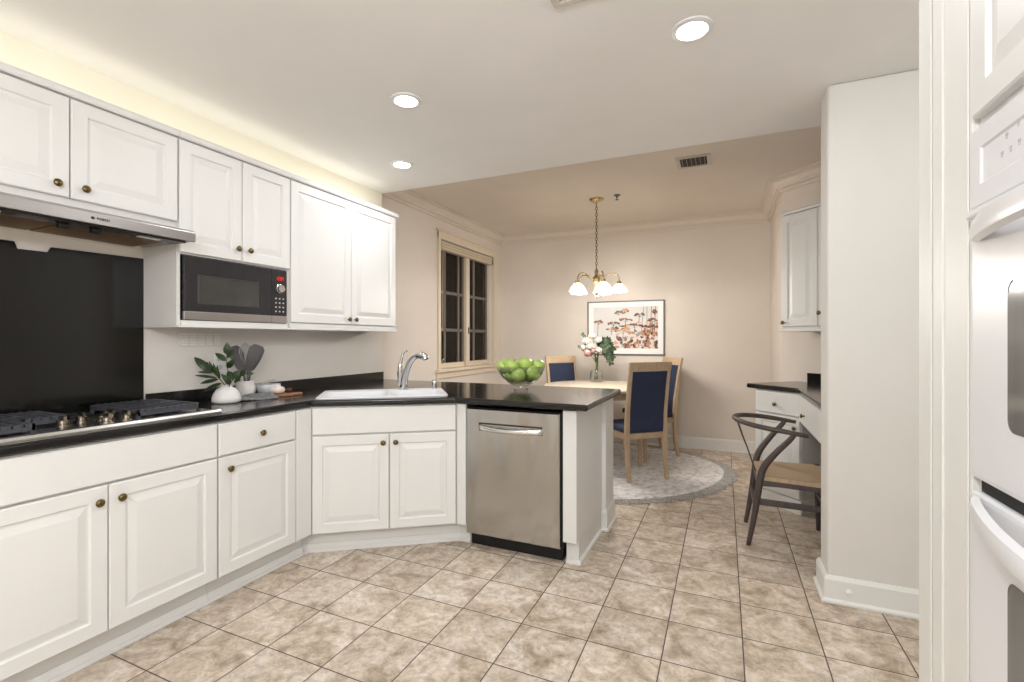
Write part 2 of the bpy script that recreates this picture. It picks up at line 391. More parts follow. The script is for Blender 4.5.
# ------------------------------------------------------------------ the setting
ZK, ZD, YE = 2.55, 2.72, 3.31            # kitchen ceiling, dining ceiling, edge between them
XL, YB = -2.845, 6.03
XK = -2.78                               # the kitchen stretch of the left wall stands a little proud
struct(box(-3.0, 1.95, -2.15, 6.18, -0.12, 0.0).build('floor', M['tile']))
struct(box(-3.0, 1.95, -2.15, YE, ZK, 2.92).build('ceiling', M['ceiling']))
struct(box(-3.0, 1.95, YE, 6.18, ZD, 2.92).build('ceiling', M['dining_ceiling']))
struct(box(-3.0, XK, -2.0, 3.405, 0, ZK).build('wall_left', M['kitchen_wall']))
WY0, WY1, WZ0, WZ1 = 4.455, 5.775, 0.96, 2.395
w = MB(); w.box(-3.0, XL, 3.405, WY0, 0, ZD); w.box(-3.0, XL, WY1, YB, 0, ZD); w.box(-3.0, XL, WY0, WY1, 0, WZ0); w.box(-3.0, XL, WY0, WY1, WZ1, ZD)
struct(w.build('wall_left', M['dining_wall']))
struct(box(-3.0, 0.625, YB, 6.18, 0, ZD).build('wall_back', M['dining_wall']))
struct(MB().prism([(0.475, 4.885), (0.625, 4.945), (0.625, 6.03), (0.475, 6.03)], 0, ZD).build('wall_right', M['dining_wall']))
struct(MB().prism([(0.475, 4.885), (1.30, 4.06), (1.45, 4.12), (0.625, 4.945)], 0, ZD).build('wall_diagonal', M['dining_wall']))
struct(MB().prism([(1.30, 2.98), (1.45, 2.98), (1.45, 4.12), (1.30, 4.06)], 0, ZD).build('wall_right', M['dining_wall']))
struct(box(0.469, 1.80, 2.79, 2.98, 0, ZK).build('wall_partition', M['stub_wall'], bevel=0.014, segs=3))
struct(box(1.80, 1.95, -2.0, 2.98, 0, ZK).build('wall_right', M['kitchen_wall']))
struct(box(-3.0, 1.95, -2.15, -2.0, 0, ZK).build('wall_front', M['kitchen_wall']))
struct(box(XK, -2.70, -2.0, YE, 2.345, ZK).build('trim_soffit', M['soffit']))
# half wall behind the peninsula; its end shows as a post beside the dishwasher panel
struct(box(XL, -0.728, 3.20, 3.44, 0, 0.892).build('wall_peninsula', M['cabinet'], bevel=0.004))
def base_prof(h=0.125, t=0.014):
    return [(0.0, 0.0), (t + 0.012, 0.0), (t + 0.012, 0.012), (t, 0.022), (t, h - 0.018), (t * 0.5, h), (0.0, h)]
struct(MB().sweep([(XL, 3.44), (-0.728, 3.44), (-0.728, 3.20), (-0.752, 3.20)], base_prof(0.14, 0.010)).build('baseboard_peninsula', M['trim']))
struct(MB().sweep([(1.80, 2.79), (0.469, 2.79), (0.469, 2.98), (1.30, 2.98)], base_prof(0.13, 0.018)).build('baseboard_partition', M['trim'], bevel=0.002))
struct(MB().sweep([(0.475, 4.885), (0.475, YB), (XL, YB), (XL, 3.48)], base_prof(0.14)).build('baseboard_back', M['trim']))
crown = [(0, ZD), (0.112, ZD), (0.112, ZD - 0.013), (0.092, ZD - 0.013), (0.092, ZD - 0.030), (0.076, ZD - 0.034), (0.058, ZD - 0.062), (0.040, ZD - 0.074), (0.040, ZD - 0.090), (0.018, ZD - 0.090), (0.018, ZD - 0.116), (0, ZD - 0.116)]
struct(MB().sweep([(1.30, 4.06), (0.475, 4.885), (0.475, YB), (XL, YB), (XL, YE)], crown).build('trim_crown', M['crown']))

# window of the dining corner
win = bpy.data.objects.new('window_1', None); COL.objects.link(win); win.location = (XL, 5.11, WZ0); struct(win)
def W(m, name, mt, **k):          # geometry given in world coordinates, stored relative to the window
    o = m.build(name, mt, win, **k); o.data.transform(Matrix.Translation(-Vector(win.location))); return o
c = MB()
c.box(XL, XL + 0.02, WY0 - 0.05, WY0, WZ0 - 0.02, WZ1 + 0.075); c.box(XL, XL + 0.02, WY1, WY1 + 0.075, WZ0 - 0.02, WZ1 + 0.075)
c.box(XL, XL + 0.022, WY0 - 0.05, WY1 + 0.075, WZ1, WZ1 + 0.08); c.box(XL, XL + 0.03, WY0 - 0.085, WY1 + 0.085, WZ1 + 0.08, WZ1 + 0.10)
W(c, 'casing', M['window_paint'], bevel=0.004)
c = MB(); c.box(-2.96, XL + 0.055, WY0 - 0.09, WY1 + 0.09, WZ0 - 0.03, WZ0 + 0.005); c.box(XL, XL + 0.022, WY0 - 0.075, WY1 + 0.075, WZ0 - 0.10, WZ0 - 0.03)
W(c, 'sill', M['window_paint'], bevel=0.005)
c = MB(); c.box(-2.98, -2.885, WY0, WY0 + 0.03, WZ0, WZ1); c.box(-2.98, -2.885, WY1 - 0.03, WY1, WZ0, WZ1); c.box(-2.98, -2.885, WY0, WY1, WZ1 - 0.05, WZ1); c.box(-2.98, -2.885, 5.12, 5.20, WZ0, WZ1)
W(c, 'frame', M['window_paint'], bevel=0.003)
for a, b, mu in ((WY0 + 0.03, 5.12, (4.69, 5.0)), (5.20, WY1 - 0.03, (5.385,))):
    c = MB(); zb, zt = WZ0 + 0.005, WZ1 - 0.05
    c.box(-2.955, -2.915, a, b, zb, zb + 0.055)
    sash = W(c, 'sash', M['window_paint'], bevel=0.003)
    g = MB(); g.box(-2.955, -2.92, a, a + 0.035, zb + 0.055, zt); g.box(-2.955, -2.92, b - 0.035, b, zb + 0.055, zt); g.box(-2.955, -2.92, a, b, zt - 0.05, zt)
    for y in mu: g.box(-2.95, -2.925, y - 0.02, y + 0.02, zb + 0.055, zt)
    for z in (1.40, 1.83): g.box(-2.95, -2.925, a, b, z - 0.018, z + 0.018)
    W(g, 'muntin_grid', M['muntin'], bevel=0.002)
    W(box(-2.94, -2.936, a, b, zb + 0.05, zt), 'pane', M['pane'])
c = MB(); c.box(-2.912, -2.89, 4.53, 4.61, WZ0 + 0.06, WZ0 + 0.075); c.tube([(-2.90, 4.57, WZ0 + 0.07), (-2.88, 4.57, WZ0 + 0.10), (-2.872, 4.60, WZ0 + 0.13)], 0.007)
W(c, 'crank', M['chrome'], smooth=True)
c = MB(); c.box(-2.884, -2.872, 5.155, 5.172, 1.36, 1.44); c.box(-2.912, -2.895, 5.55, 5.60, WZ0 + 0.06, WZ0 + 0.075)
W(c, 'latch', M['muntin'], bevel=0.002)
t = T('roller_blind', 'cream window blind rolled up under the head of the dining window', 'blind', (XL - 0.03, 5.11, WZ1 - 0.06))
bl = MB()
for k in range(3): bl.box(-0.035 + 0.004 * k, 0.035 - 0.004 * k, -0.635, 0.635, 0.018 - 0.030 * k, 0.046 - 0.030 * k)
bl.build('folded_slats', M['blind'], t, bevel=0.004)
for s_ in (-0.645, 0.632): box(-0.04, 0.04, s_, s_ + 0.013, -0.045, 0.052).build('end_bracket', M['muntin'], t, bevel=0.002)
MB().tube([(0.036, -0.60, -0.03), (0.034, -0.60, -0.60), (0.034, -0.60, -0.95)], 0.004, 8).build('pull_cord', M['blind'], t)

# ------------------------------------------------------------------ cabinets
def knob(p, x, z, y=-0.021, m=None, r=1.0):
    return MB().lathe([(0.006 * r, 0), (0.005 * r, 0.012), (0.0145 * r, 0.016), (0.016 * r, 0.021), (0.012 * r, 0.026), (0.002, 0.0285)], 18, (x, y, z), '-Y').build('knob', m or M['brass'], p, smooth=True)
def rect_ring(x0, x1, z0, z1, i, y): return [(x0 + i, y, z0 + i), (x1 - i, y, z0 + i), (x1 - i, y, z1 - i), (x0 + i, y, z1 - i)]
def panel_door(p, x0, x1, z0, z1, kx=None, kz=None, name='door', rail=0.062, mt=None):
    g = 0.0015; x0 += g; x1 -= g; z0 += g; z1 -= g
    prof = [(0, 0), (0, -0.017), (0.004, -0.021), (rail - 0.006, -0.021), (rail - 0.001, -0.0125), (rail + 0.006, -0.0125), (rail + 0.036, -0.0200), (rail + 0.040, -0.0200)]
    d = MB().loft([rect_ring(x0, x1, z0, z1, i, y) for i, y in prof]).build(name, mt or M['cabinet'], p)
    if kx is not None: knob(d, kx, kz)
    return d
def slab(p, x0, x1, z0, z1, kx=None, kz=None, name='drawer'):
    g = 0.0015
    prof = [(0, 0), (0, -0.016), (0.004, -0.0205)]
    d = MB().loft([rect_ring(x0 + g, x1 - g, z0 + g, z1 - g, i, y) for i, y in prof]).build(name, M['cabinet'], p)
    if kx is not None: knob(d, kx, kz)
    return d
def toe(p, x0, x1, d, y=0.065, zt=0.133):
    m = MB(); m.box(x0, x1, y, d, 0, zt); m.build('toe_kick', M['cabinet_side'], p)
    m = MB(); m.box(x0, x1, y - 0.008, y - 0.0003, 0.0, 0.05); m.box(x0, x1, y - 0.02, y - 0.0083, 0.0, 0.018); m.build('shoe_strip', M['cabinet'], p, bevel=0.002)

FX = -2.25                                # carcass front of the left base run (door faces at -2.229)
def lrun(y): return y
# cooktop base
y0 = 0.62
t = T('base_cabinet', 'wide white base cabinet under the gas cooktop, two doors below a false front', 'cabinet', (FX, y0, 0), PI / 2, 'white base cabinets')
box(0, 0.908, 0, 0.525, 0.133, 0.888).build('carcass', M['cabinet_side'], t)
slab(t, 0.006, 0.906, 0.722, 0.884, name='false_front')
panel_door(t, 0.006, 0.4595, 0.134, 0.716, 1.043 - y0, 0.655); panel_door(t, 0.4605, 0.906, 0.134, 0.716, 1.118 - y0, 0.655)
toe(t, 0, 0.908, 0.525)
# drawer base
y0 = 1.53
t = T('base_cabinet', 'narrow white base cabinet left of the sink corner, one drawer above one door', 'cabinet', (FX, y0, 0), PI / 2, 'white base cabinets')
box(0, 0.573, 0, 0.525, 0.133, 0.888).build('carcass', M['cabinet_side'], t)
slab(t, 0.002, 0.457, 0.722, 0.884, 0.232, 0.80)
panel_door(t, 0.002, 0.457, 0.134, 0.716, 0.052, 0.655)
MB().loft([rect_ring(0.461, 0.570, 0.134, 0.884, i, y) for i, y in ((0, 0), (0, -0.016), (0.004, -0.020))]).build('filler_strip', M['cabinet'], t)
toe(t, 0, 0.572, 0.525)
# diagonal sink base
P0, P1 = Vector((FX, 2.105)), Vector((-1.535, 2.612))
DA = math.atan2(P1.y - P0.y, P1.x - P0.x); DL = (P1 - P0).length
t = T('sink_cabinet', 'white corner base cabinet set at an angle under the sink', 'cabinet', (P0.x, P0.y, 0), DA, 'white base cabinets')
def dl(x, y):                              # world point to the sink cabinet's own axes
    v = Vector((x, y)) - P0; return (v.x * math.cos(DA) + v.y * math.sin(DA), -v.x * math.sin(DA) + v.y * math.cos(DA))
MB().prism([dl(*P0), dl(*P1), dl(-1.468, 2.612), dl(-1.468, 3.19), dl(-2.775, 3.19), dl(-2.775, 2.105)], 0.133, 0.70).build('carcass', M['cabinet_side'], t)
box(0, DL, 0, 0.02, 0.70, 0.888).build('face_frame', M['cabinet_side'], t)
slab(t, 0.014, DL - 0.012, 0.722, 0.884, name='false_front')
mid = DL * 0.522
panel_door(t, 0.014, mid, 0.134, 0.716, mid - 0.034, 0.665); panel_door(t, mid + 0.002, DL - 0.012, 0.134, 0.716, mid + 0.04, 0.665)
m = MB(); m.prism([dl(-2.315, 2.105), dl(-2.315, 2.145), dl(-1.555, 2.675), dl(-1.47, 2.675), dl(-1.47, 3.18), dl(-2.775, 3.18), dl(-2.775, 2.105)], 0, 0.133)
m.build('toe_kick', M['cabinet_side'], t)
m = MB(); m.sweep([dl(-1.472, 2.675), dl(-1.553, 2.675), dl(-2.314, 2.144), dl(-2.314, 2.112)], [(0.0003, 0), (0.018, 0), (0.018, 0.018), (0.008, 0.024), (0.008, 0.05), (0.0003, 0.05)])
m.build('shoe_strip', M['cabinet'], t)
m = MB(); m.prism([dl(-1.535, 2.612), dl(-1.528, 2.592), dl(-1.467, 2.592), dl(-1.467, 2.612)], 0.134, 0.888); m.build('filler_strip', M['cabinet'], t, bevel=0.002)
# panel closing the peninsula beside the dishwasher
t = T('end_panel', 'white panel closing the end of the peninsula to the right of the dishwasher', 'panel', (-0.795, 2.59, 0))
box(-0.04, 0.04, 0, 0.609, 0.14, 0.888).build('panel', M['cabinet'], t, bevel=0.003)
box(-0.04, 0.034, 0.07, 0.609, 0, 0.14).build('plinth', M['cabinet'], t)
m = MB(); m.sweep([(0.0343, 0.605), (0.0343, 0.0697), (-0.04, 0.0697)], [(0.0, 0), (0.016, 0), (0.016, 0.015), (0.005, 0.022), (0, 0.022)]); m.build('shoe_strip', M['trim'], t)

# dishwasher
t = T('dishwasher', 'stainless steel dishwasher with curved bar handle in the peninsula', 'dishwasher', (-1.159, 2.592, 0))
m = MB(); m.box(-0.300, 0.315, 0.028, 0.57, 0.09, 0.868); m.build('tub', M['black'], t)
box(-0.302, 0.30, 0.07, 0.57, 0.0, 0.088).build('toe_kick', M['black'], t)
m = MB(); m.loft([rect_ring(-0.303, 0.304, 0.092, 0.866, i, y) for i, y in ((0, 0.027), (0, 0.006), (0.006, 0.0))]); d = m.build('door', M['steel_door'], t)
m = MB(); m.box(-0.214, 0.200, -0.0012, -0.0003, 0.772, 0.782); m.build('handle_recess_shade', M['recess_shade'], d)  # thin dark strip paints the shadow above the handle
m = MB(); pts = []
for k in range(17):
    f = k / 16; x = -0.214 + 0.414 * f; bow = math.sin(PI * f) ** 0.7; s_ = 0.010 * bow
    pts.append([(x, -0.0005, 0.772 - s_), (x, -0.004 - 0.020 * bow, 0.770 - s_), (x, -0.006 - 0.032 * bow, 0.760 - s_), (x, -0.006 - 0.036 * bow, 0.748 - s_), (x, -0.004 - 0.026 * bow, 0.737 - s_ * .6), (x, -0.0005, 0.731)])
m.loft(pts); m.build('handle', M['steel_bright'], d, smooth=True)

# countertop with sink cut-out
SC, SA = Vector((-2.062, 2.552)), math.radians(38.0)
def sk(x, y): return Vector((SC.x + x * math.cos(SA) - y * math.sin(SA), SC.y + x * math.sin(SA) + y * math.cos(SA)))
ct = T('countertop', 'dark laminate countertop wrapping from the cooktop round the sink corner to the peninsula', 'countertop', (-2.0, 2.5, 0.93))
outer = [(-2.222, 0.60), (-2.222, 2.092), (-1.53, 2.562), (-0.685, 2.555), (-0.685, 3.50), (-2.843, 3.50), (-2.843, 3.407), (-2.778, 3.407), (-2.778, 0.60)]
inner = [sk(*p) for p in ((-0.38, -0.205), (0.38, -0.205), (0.38, 0.205), (-0.38, 0.205))]
bm = bmesh.new(); es = []
for loop in (outer, inner):
    vs = [bm.verts.new((p[0] + 2.0, p[1] - 2.5, -0.037)) for p in loop]
    es += [bm.edges.new((vs[i], vs[(i + 1) % len(vs)])) for i in range(len(vs))]
bmesh.ops.triangle_fill(bm, edges=es, use_beauty=True)
r = bmesh.ops.extrude_face_region(bm, geom=list(bm.faces))
bmesh.ops.translate(bm, verts=[v for v in r['geom'] if isinstance(v, bmesh.types.BMVert)], vec=(0, 0, 0.037))
m = MB(); m.bm.free(); m.bm = bm; m.build('slab', M['counter'], ct, bevel=0.011, segs=3)
m = MB(); m.box(-2.778 + 2.0, -2.758 + 2.0, 1.508 - 2.5, 3.405 - 2.5, 0.0003, 0.075); m.build('backsplash_strip', M['counter'], ct, bevel=0.002)

# sink, faucet, soap dispenser
t = T('sink', 'white drop-in double bowl sink set diagonally in the corner of the dark countertop', 'sink', (SC.x, SC.y, 0.93), SA)
def rr(x0, x1, y0, y1, rad, z, n=5):
    o = []
    for cx, cy, a0 in ((x1 - rad, y1 - rad, 0), (x0 + rad, y1 - rad, PI / 2), (x0 + rad, y0 + rad, PI), (x1 - rad, y0 + rad, 1.5 * PI)):
        for k in range(n + 1): a = a0 + PI / 2 * k / n; o.append((cx + rad * math.cos(a), cy + rad * math.sin(a), z))
    return o
m = MB()
for xa, xb in ((-0.37, 0.02), (0.05, 0.37)):
    m.loft([rr(xa - 0.006, xb + 0.006, -0.196, 0.126, 0.05, 0.008), rr(xa, xb, -0.19, 0.12, 0.045, 0.004), rr(xa + 0.02, xb - 0.02, -0.17, 0.10, 0.05, -0.15), rr(xa + 0.10, xb - 0.10, -0.10, 0.03, 0.03, -0.17)], cap0=False)
m.build('basin', M['white_enamel'], t, smooth='edge')
m = MB(); R0 = [m.bm.verts.new(p) for p in rr(-0.40, 0.40, -0.23, 0.23, 0.04, 0.0006)]; R1 = [m.bm.verts.new(p) for p in rr(-0.397, 0.397, -0.227, 0.227, 0.04, 0.008)]
n_ = len(R0)
for i in range(n_): m.face([R0[i], R0[(i + 1) % n_], R1[(i + 1) % n_], R1[i]])
lo = [R1] + [[m.bm.verts.new(p) for p in rr(xa - 0.006, xb + 0.006, -0.196, 0.126, 0.05, 0.008)] for xa, xb in ((-0.37, 0.02), (0.05, 0.37))]
es = []
for L_ in lo:
    for i in range(len(L_)):
        e = m.bm.edges.get((L_[i], L_[(i + 1) % len(L_)])) or m.bm.edges.new((L_[i], L_[(i + 1) % len(L_)])); es.append(e)
bmesh.ops.triangle_fill(m.bm, edges=es, use_beauty=True)
m.build('rim', M['white_enamel'], t)
for x in (-0.175, 0.21): MB().lathe([(0.04, 0), (0.04, 0.003), (0.02, 0.003), (0.001, 0.001)], 20, (x, -0.035, -0.1695)).build('drain', M['chrome'], t, smooth='edge')

fw = sk(0.130, 0.178)
t = T('faucet', 'chrome single lever kitchen faucet arching over the corner sink', 'faucet', (fw.x, fw.y, 0.9385), 0)
R_ = Vector((math.cos(YAW), math.sin(YAW), 0)); sp = (R_ * 0.75 + Vector((0.35, -0.55, 0))).normalized()
MB().lathe([(0.030, 0), (0.030, 0.006), (0.022, 0.014), (0.020, 0.05)], 24).build('base', M['chrome'], t, smooth='edge')
pts = [Vector((0, 0, 0.03)) + sp * 0.0, Vector((0, 0, 0.09)) + sp * 0.014, Vector((0, 0, 0.15)) + sp * 0.045, Vector((0, 0, 0.19)) + sp * 0.085, Vector((0, 0, 0.206)) + sp * 0.125]
MB().tube(pts, [0.021, 0.020, 0.018, 0.016, 0.015], 16, smooth=6).build('spout', M['chrome'], t, smooth=True)
MB().tube([Vector((0, 0, 0.205)) + sp * 0.118, Vector((0, 0, 0.208)) + sp * 0.15, Vector((0, 0, 0.198)) + sp * 0.18, Vector((0, 0, 0.185)) + sp * 0.188], [0.017, 0.022, 0.021, 0.017], 16, smooth=4).build('spray_head', M['chrome'], t, smooth=True)
hb = -R_ * 0.022
MB().tube([hb + Vector((0, 0, 0.02)), hb + Vector((0, 0, 0.12)), hb * 0.9 + Vector((0, 0, 0.155))], [0.011, 0.017, 0.013], 14, smooth=4).build('valve_body', M['chrome'], t, smooth=True)
MB().tube([hb + Vector((0, 0, 0.15)), hb * 0.5 + Vector((0, 0, 0.19)), hb * 0.1 + Vector((0, 0, 0.222)), R_ * 0.02 + Vector((0, 0, 0.236))], [0.010, 0.008, 0.007, 0.008], 12, smooth=4).build('lever', M['chrome'], t, smooth=True)
t.scale = (1.2, 1.2, 1.17)
sd = sk(0.345, 0.178)
t = T('soap_dispenser', 'short chrome cylinder beside the faucet on the sink rim', 'soap dispenser', (sd.x, sd.y, 0.9385))
MB().lathe([(0.022, 0), (0.022, 0.006), (0.0165, 0.009), (0.0165, 0.034)], 20).build('collar', M['chrome'], t, smooth='edge')
MB().lathe([(0.0175, 0.035), (0.0175, 0.058), (0.014, 0.063), (0.001, 0.064)], 20).build('cap', M['chrome'], t, smooth='edge')

# gas cooktop (own axes: x along the wall, y towards the wall)
t = T('cooktop', 'stainless gas cooktop with black iron grates and a cluster of knobs', 'cooktop', (-2.272, 1.115, 0.9305), PI / 2)
m = MB(); m.loft([rect_ring(0, 1, 0, 1, 0, 0)] * 2) if False else None
m.bm.free(); m = MB(); m.box(-0.457, 0.457, 0.0302, 0.475, 0.0, 0.011); m.build('tray', M['steel'], t, bevel=0.003)
m = MB(); m.loft([[(x, y, z) for y, z in ((-0.004, 0), (-0.004, 0.006), (0.004, 0.015), (0.024, 0.017), (0.03, 0.012), (0.03, 0))] for x in (-0.457, 0.457)]); m.build('front_trim', M['steel_bright'], t)
bn = []
for bx, by, br in ((-0.325, 0.14, 0.045), (-0.325, 0.35, 0.038), (0.035, 0.35, 0.055), (0.28, 0.14, 0.038), (0.28, 0.35, 0.045)):
    b = MB().lathe([(br + 0.02, 0.0113), (br + 0.018, 0.016), (br, 0.018), (br, 0.026), (br * 0.7, 0.031), (0.001, 0.031)], 24, (bx, by, 0)).build('burner', M['black'], t, smooth='edge')
def grate(x0, x1, ya, yb):
    g = MB(); z0, z1 = 0.036, 0.050; b = 0.012
    for y in (ya, yb - b): g.box(x0, x1, y, y + b, z0 - 0.014, z1)
    for x in (x0, x1 - b): g.box(x, x + b, ya, yb, z0 - 0.006, z1)
    n = int(round((x1 - x0) / 0.032))
    for k in range(1, n):
        x = x0 + (x1 - x0) * k / n; g.box(x - 0.004, x + 0.004, ya, yb, z0, z1 + 0.003)
    g.box(x0, x1, (ya + yb) / 2 - 0.005, (ya + yb) / 2 + 0.005, z0, z1)
    for x in (x0, x1 - 0.014):
        for y in (ya, yb - 0.014): g.box(x, x + 0.014, y, y + 0.014, 0.0113, z0)
    return g.build('grate', M['iron'], t, bevel=0.0015, segs=1)
grate(-0.44, -0.215, 0.06, 0.455); grate(-0.203, -0.055, 0.20, 0.455); grate(0.128, 0.405, 0.075, 0.455)
for kx, ky in ((-0.093, 0.165), (-0.010, 0.215), (0.05, 0.175), (0.025, 0.095), (0.098, 0.215), (0.098, 0.10)):
    k = MB(); k.lathe([(0.025, 0.0113), (0.025, 0.016), (0.017, 0.018), (0.020, 0.032), (0.016, 0.036), (0.001, 0.037)], 18, (kx, ky, 0)); k.box(kx - 0.005, kx + 0.005, ky - 0.021, ky + 0.021, 0.034, 0.050)
    k.build('knob', M['nickel'], t, smooth='edge')

# black glass behind the cooktop
m = MB(); m.loft([[(XK + 0.0005, y, z) for y, z in pl] if q == 0 else [(XK + 0.008, y, z) for y, z in pl] for q in (0, 1) for pl in [[(0.50, 0.9303), (1.497, 0.9303), (1.497, 1.712), (1.122, 1.706), (1.110, 1.682), (1.01, 1.680), (1.00, 1.710), (0.50, 1.712)]]])
o = m.build('glass_splashback', M['black_glass']); tag(o, 'glossy black splashback panel on the wall behind the cooktop', 'splashback')

# range hood
t = T('range_hood', 'slim stainless range hood under the cabinets above the cooktop', 'range hood', (-2.34, 0.58, 1.76), PI / 2)
m = MB(); sec = [(0, 0.0), (0, 0.046), (0.012, 0.056), (0.13, 0.082), (0.436, 0.082), (0.436, 0.010), (0.03, 0.004)]
m.loft([[(x, y, z) for y, z in sec] for x in (0.0, 0.912)]); m.build('canopy', M['steel_h'], t, bevel=0.003)
box(0.012, 0.888, 0.035, 0.115, -0.004, 0.0085).build('control_strip', M['dark_gloss'], t, bevel=0.002)
for xa, xb in ((0.05, 0.44), (0.45, 0.84)): box(xa, xb, 0.125, 0.385, -0.003, 0.0095).build('filter', M['grease'], t, bevel=0.002)
for x in (0.16, 0.70): box(x, x + 0.09, 0.06, 0.085, -0.0065, -0.0042).build('lamp_lens', M['white_plastic'], t)
for x in (0.42, 0.53): box(x, x + 0.035, 0.07, 0.10, -0.022, -0.0042).build('switch', M['black'], t, bevel=0.003)
box(0.02, 0.88, 0.39, 0.435, -0.002, 0.0095).build('rear_strip', M['soffit'], t)
def text_mesh(body, size, name, m, parent, loc, rot, ext=0.0004):
    cu = bpy.data.curves.new(name, 'FONT'); cu.body = body; cu.size = size; cu.extrude = ext; cu.align_x = 'LEFT'; cu.offset = 0.0006
    o = bpy.data.objects.new('tmp', cu); COL.objects.link(o)
    me = bpy.data.meshes.new_from_object(o.evaluated_get(bpy.context.evaluated_depsgraph_get()))
    bpy.data.objects.remove(o); bpy.data.curves.remove(cu)
    me.materials.clear(); me.materials.append(m); me.name = name
    q = bpy.data.objects.new(name, me); COL.objects.link(q); q.location = loc; q.rotation_euler = rot
    if parent: q.parent = parent
    return q
text_mesh('BOSCH', 0.0135, 'logo_text', M['logo'], t, (0.512, -0.0008, 0.019), (PI / 2, 0, 0))
m = MB(); m.lathe([(0.0062, 0), (0.0062, 0.0008), (0.0048, 0.0008), (0.0048, 0.0)], 24, (0.498, -0.0003, 0.0236), '-Y'); m.box(0.4965, 0.4995, -0.0011, -0.0003, 0.0205, 0.0267); m.build('logo_emblem', M['logo'], t)

# wall cabinets on the left
UX = -2.50
def crown_strip(p, x0, x1, ret=False):
    m = MB(); path = [(x1, 0.0), (x0, 0.0)] if not ret else [(x1, 0.275), (x1, 0.0), (x0, 0.0)]
    prof = [(0.0, 2.300), (0.024, 2.300), (0.030, 2.308), (0.030, 2.322), (0.022, 2.334), (0.0, 2.334)]
    m.sweep(path[::-1], [(-d, z) for d, z in prof]); m.build('top_molding', M['cabinet'], p)
def upper(name, label, ya, yb, zb, doors, ret=False):
    t = T(name, label, 'cabinet', (UX, ya, 0), PI / 2, 'white wall cabinets')
    box(0, yb - ya - 0.001, 0, 0.278, zb, 2.334).build('carcass', M['cabinet_side'], t)
    for a, b, z0, z1, k, kz in doors: panel_door(t, a - ya, b - ya, z0, z1, k - ya, kz)
    crown_strip(t, 0, yb - ya - 0.001, ret)
    return t
upper('wall_cabinet', 'low white wall cabinet with two doors above the range hood', 0.58, 1.496, 1.845, [(0.59, 1.065, 1.876, 2.294, 1.018, 1.925), (1.067, 1.494, 1.876, 2.294, 1.112, 1.925)])
t = upper('wall_cabinet', 'white wall cabinet with two doors above the built-in microwave', 1.497, 2.168, 1.722, [(1.500, 1.840, 1.728, 2.294, 1.808, 1.795), (1.842, 2.166, 1.728, 2.294, 1.880, 1.795)])
box(0, 0.018, 0.0, 0.278, 1.36, 1.7215).build('side_panel', M['cabinet_side'], t); box(0.652, 0.670, 0.0, 0.278, 1.36, 1.7215).build('side_panel', M['cabinet_side'], t)
box(0.0185, 0.6515, 0.262, 0.278, 1.389, 1.7215).build('back_panel', M['cabinet_side'], t)
m = MB(); m.box(0, 0.670, -0.022, 0.278, 1.352, 1.3595); m.box(0.0185, 0.6515, -0.012, 0.343, 1.36, 1.388); m.build('shelf', M['cabinet'], t, bevel=0.002)
t = upper('wall_cabinet', 'tall white wall cabinet with two doors at the end of the left wall', 2.169, 3.218, 1.37, [(2.172, 2.700, 1.397, 2.294, 2.668, 1.435), (2.702, 3.215, 1.397, 2.294, 2.735, 1.435)], True)
m = MB(); m.box(0, 1.058, -0.024, 0.278, 1.352, 1.3695); m.box(0.001, 1.05, -0.012, 0.0, 1.3697, 1.395); m.build('light_rail', M['cabinet'], t, bevel=0.004)

# microwave
t = T('microwave', 'black built-in microwave with steel lower strip, dial and red display', 'microwave', (-2.487, 1.5225, 1.3885), PI / 2)
MW, MH, XC = 0.618, 0.327, 0.510
box(0.001, MW, 0.012, 0.245, 0.0, MH).build('body', M['black'], t)
d = box(0.0, XC - 0.003, -0.008, 0.0115, 0.046, MH - 0.001).build('door', M['dark_gloss'], t, bevel=0.003)
m = MB(); m.loft([rect_ring(0.066, 0.42, 0.085, 0.235, i, y) for i, y in ((0, -0.0082), (0.004, -0.0095), (0.010, -0.0086))]); m.build('window', M['dark_window'], d)
box(0.0, XC - 0.003, -0.009, 0.0115, 0.003, 0.0455).build('steel_strip', M['steel_h'], t, bevel=0.002)
cp = box(XC, MW, -0.007, 0.0115, 0.046, MH - 0.001).build('control_panel', M['dark_gloss'], t, bevel=0.003)
box(XC, MW, -0.009, 0.0115, 0.003, 0.0455).build('steel_strip', M['steel_h'], t, bevel=0.002)
SEG = {'1': 'bc', '0': 'abcdef', '4': 'fgbc', '2': 'abged', '8': 'abcdefg'}
m = MB(); xx = XC + 0.028
def seg(x, z, s):
    w_, h_, q = 0.011, 0.011, 0.0028
    R = {'a': (x, x + w_, z + 2 * h_ - q, z + 2 * h_), 'g': (x, x + w_, z + h_ - q / 2, z + h_ + q / 2), 'd': (x, x + w_, z, z + q), 'f': (x, x + q, z + h_, z + 2 * h_), 'b': (x + w_ - q, x + w_, z + h_, z + 2 * h_), 'e': (x, x + q, z, z + h_), 'c': (x + w_ - q, x + w_, z, z + h_)}[s]
    m.box(R[0], R[1], -0.0082, -0.0072, R[2], R[3])
for ch in '1284':
    for s_ in SEG[ch]: seg(xx, 0.262, s_)
    xx += 0.0145
m.build('display', M['red_led'], cp)
m = MB(); m.lathe([(0.027, 0), (0.027, 0.004), (0.0235, 0.006), (0.0225, 0.018), (0.001, 0.019)], 28, (XC + 0.056, -0.0072, 0.212), '-Y'); m.build('dial', M['chrome'], cp, smooth='edge')
for r_ in range(4):
    for c_ in range(3):
        m = MB(); x, z = XC + 0.028 + 0.026 * c_, 0.150 - 0.026 * r_; m.loft([rect_ring(x - 0.005, x + 0.005, z - 0.004, z + 0.004, i, y) for i, y in ((0, -0.0072), (0, -0.0082), (0.001, -0.0085))]); m.build('button', M['icon'], cp)

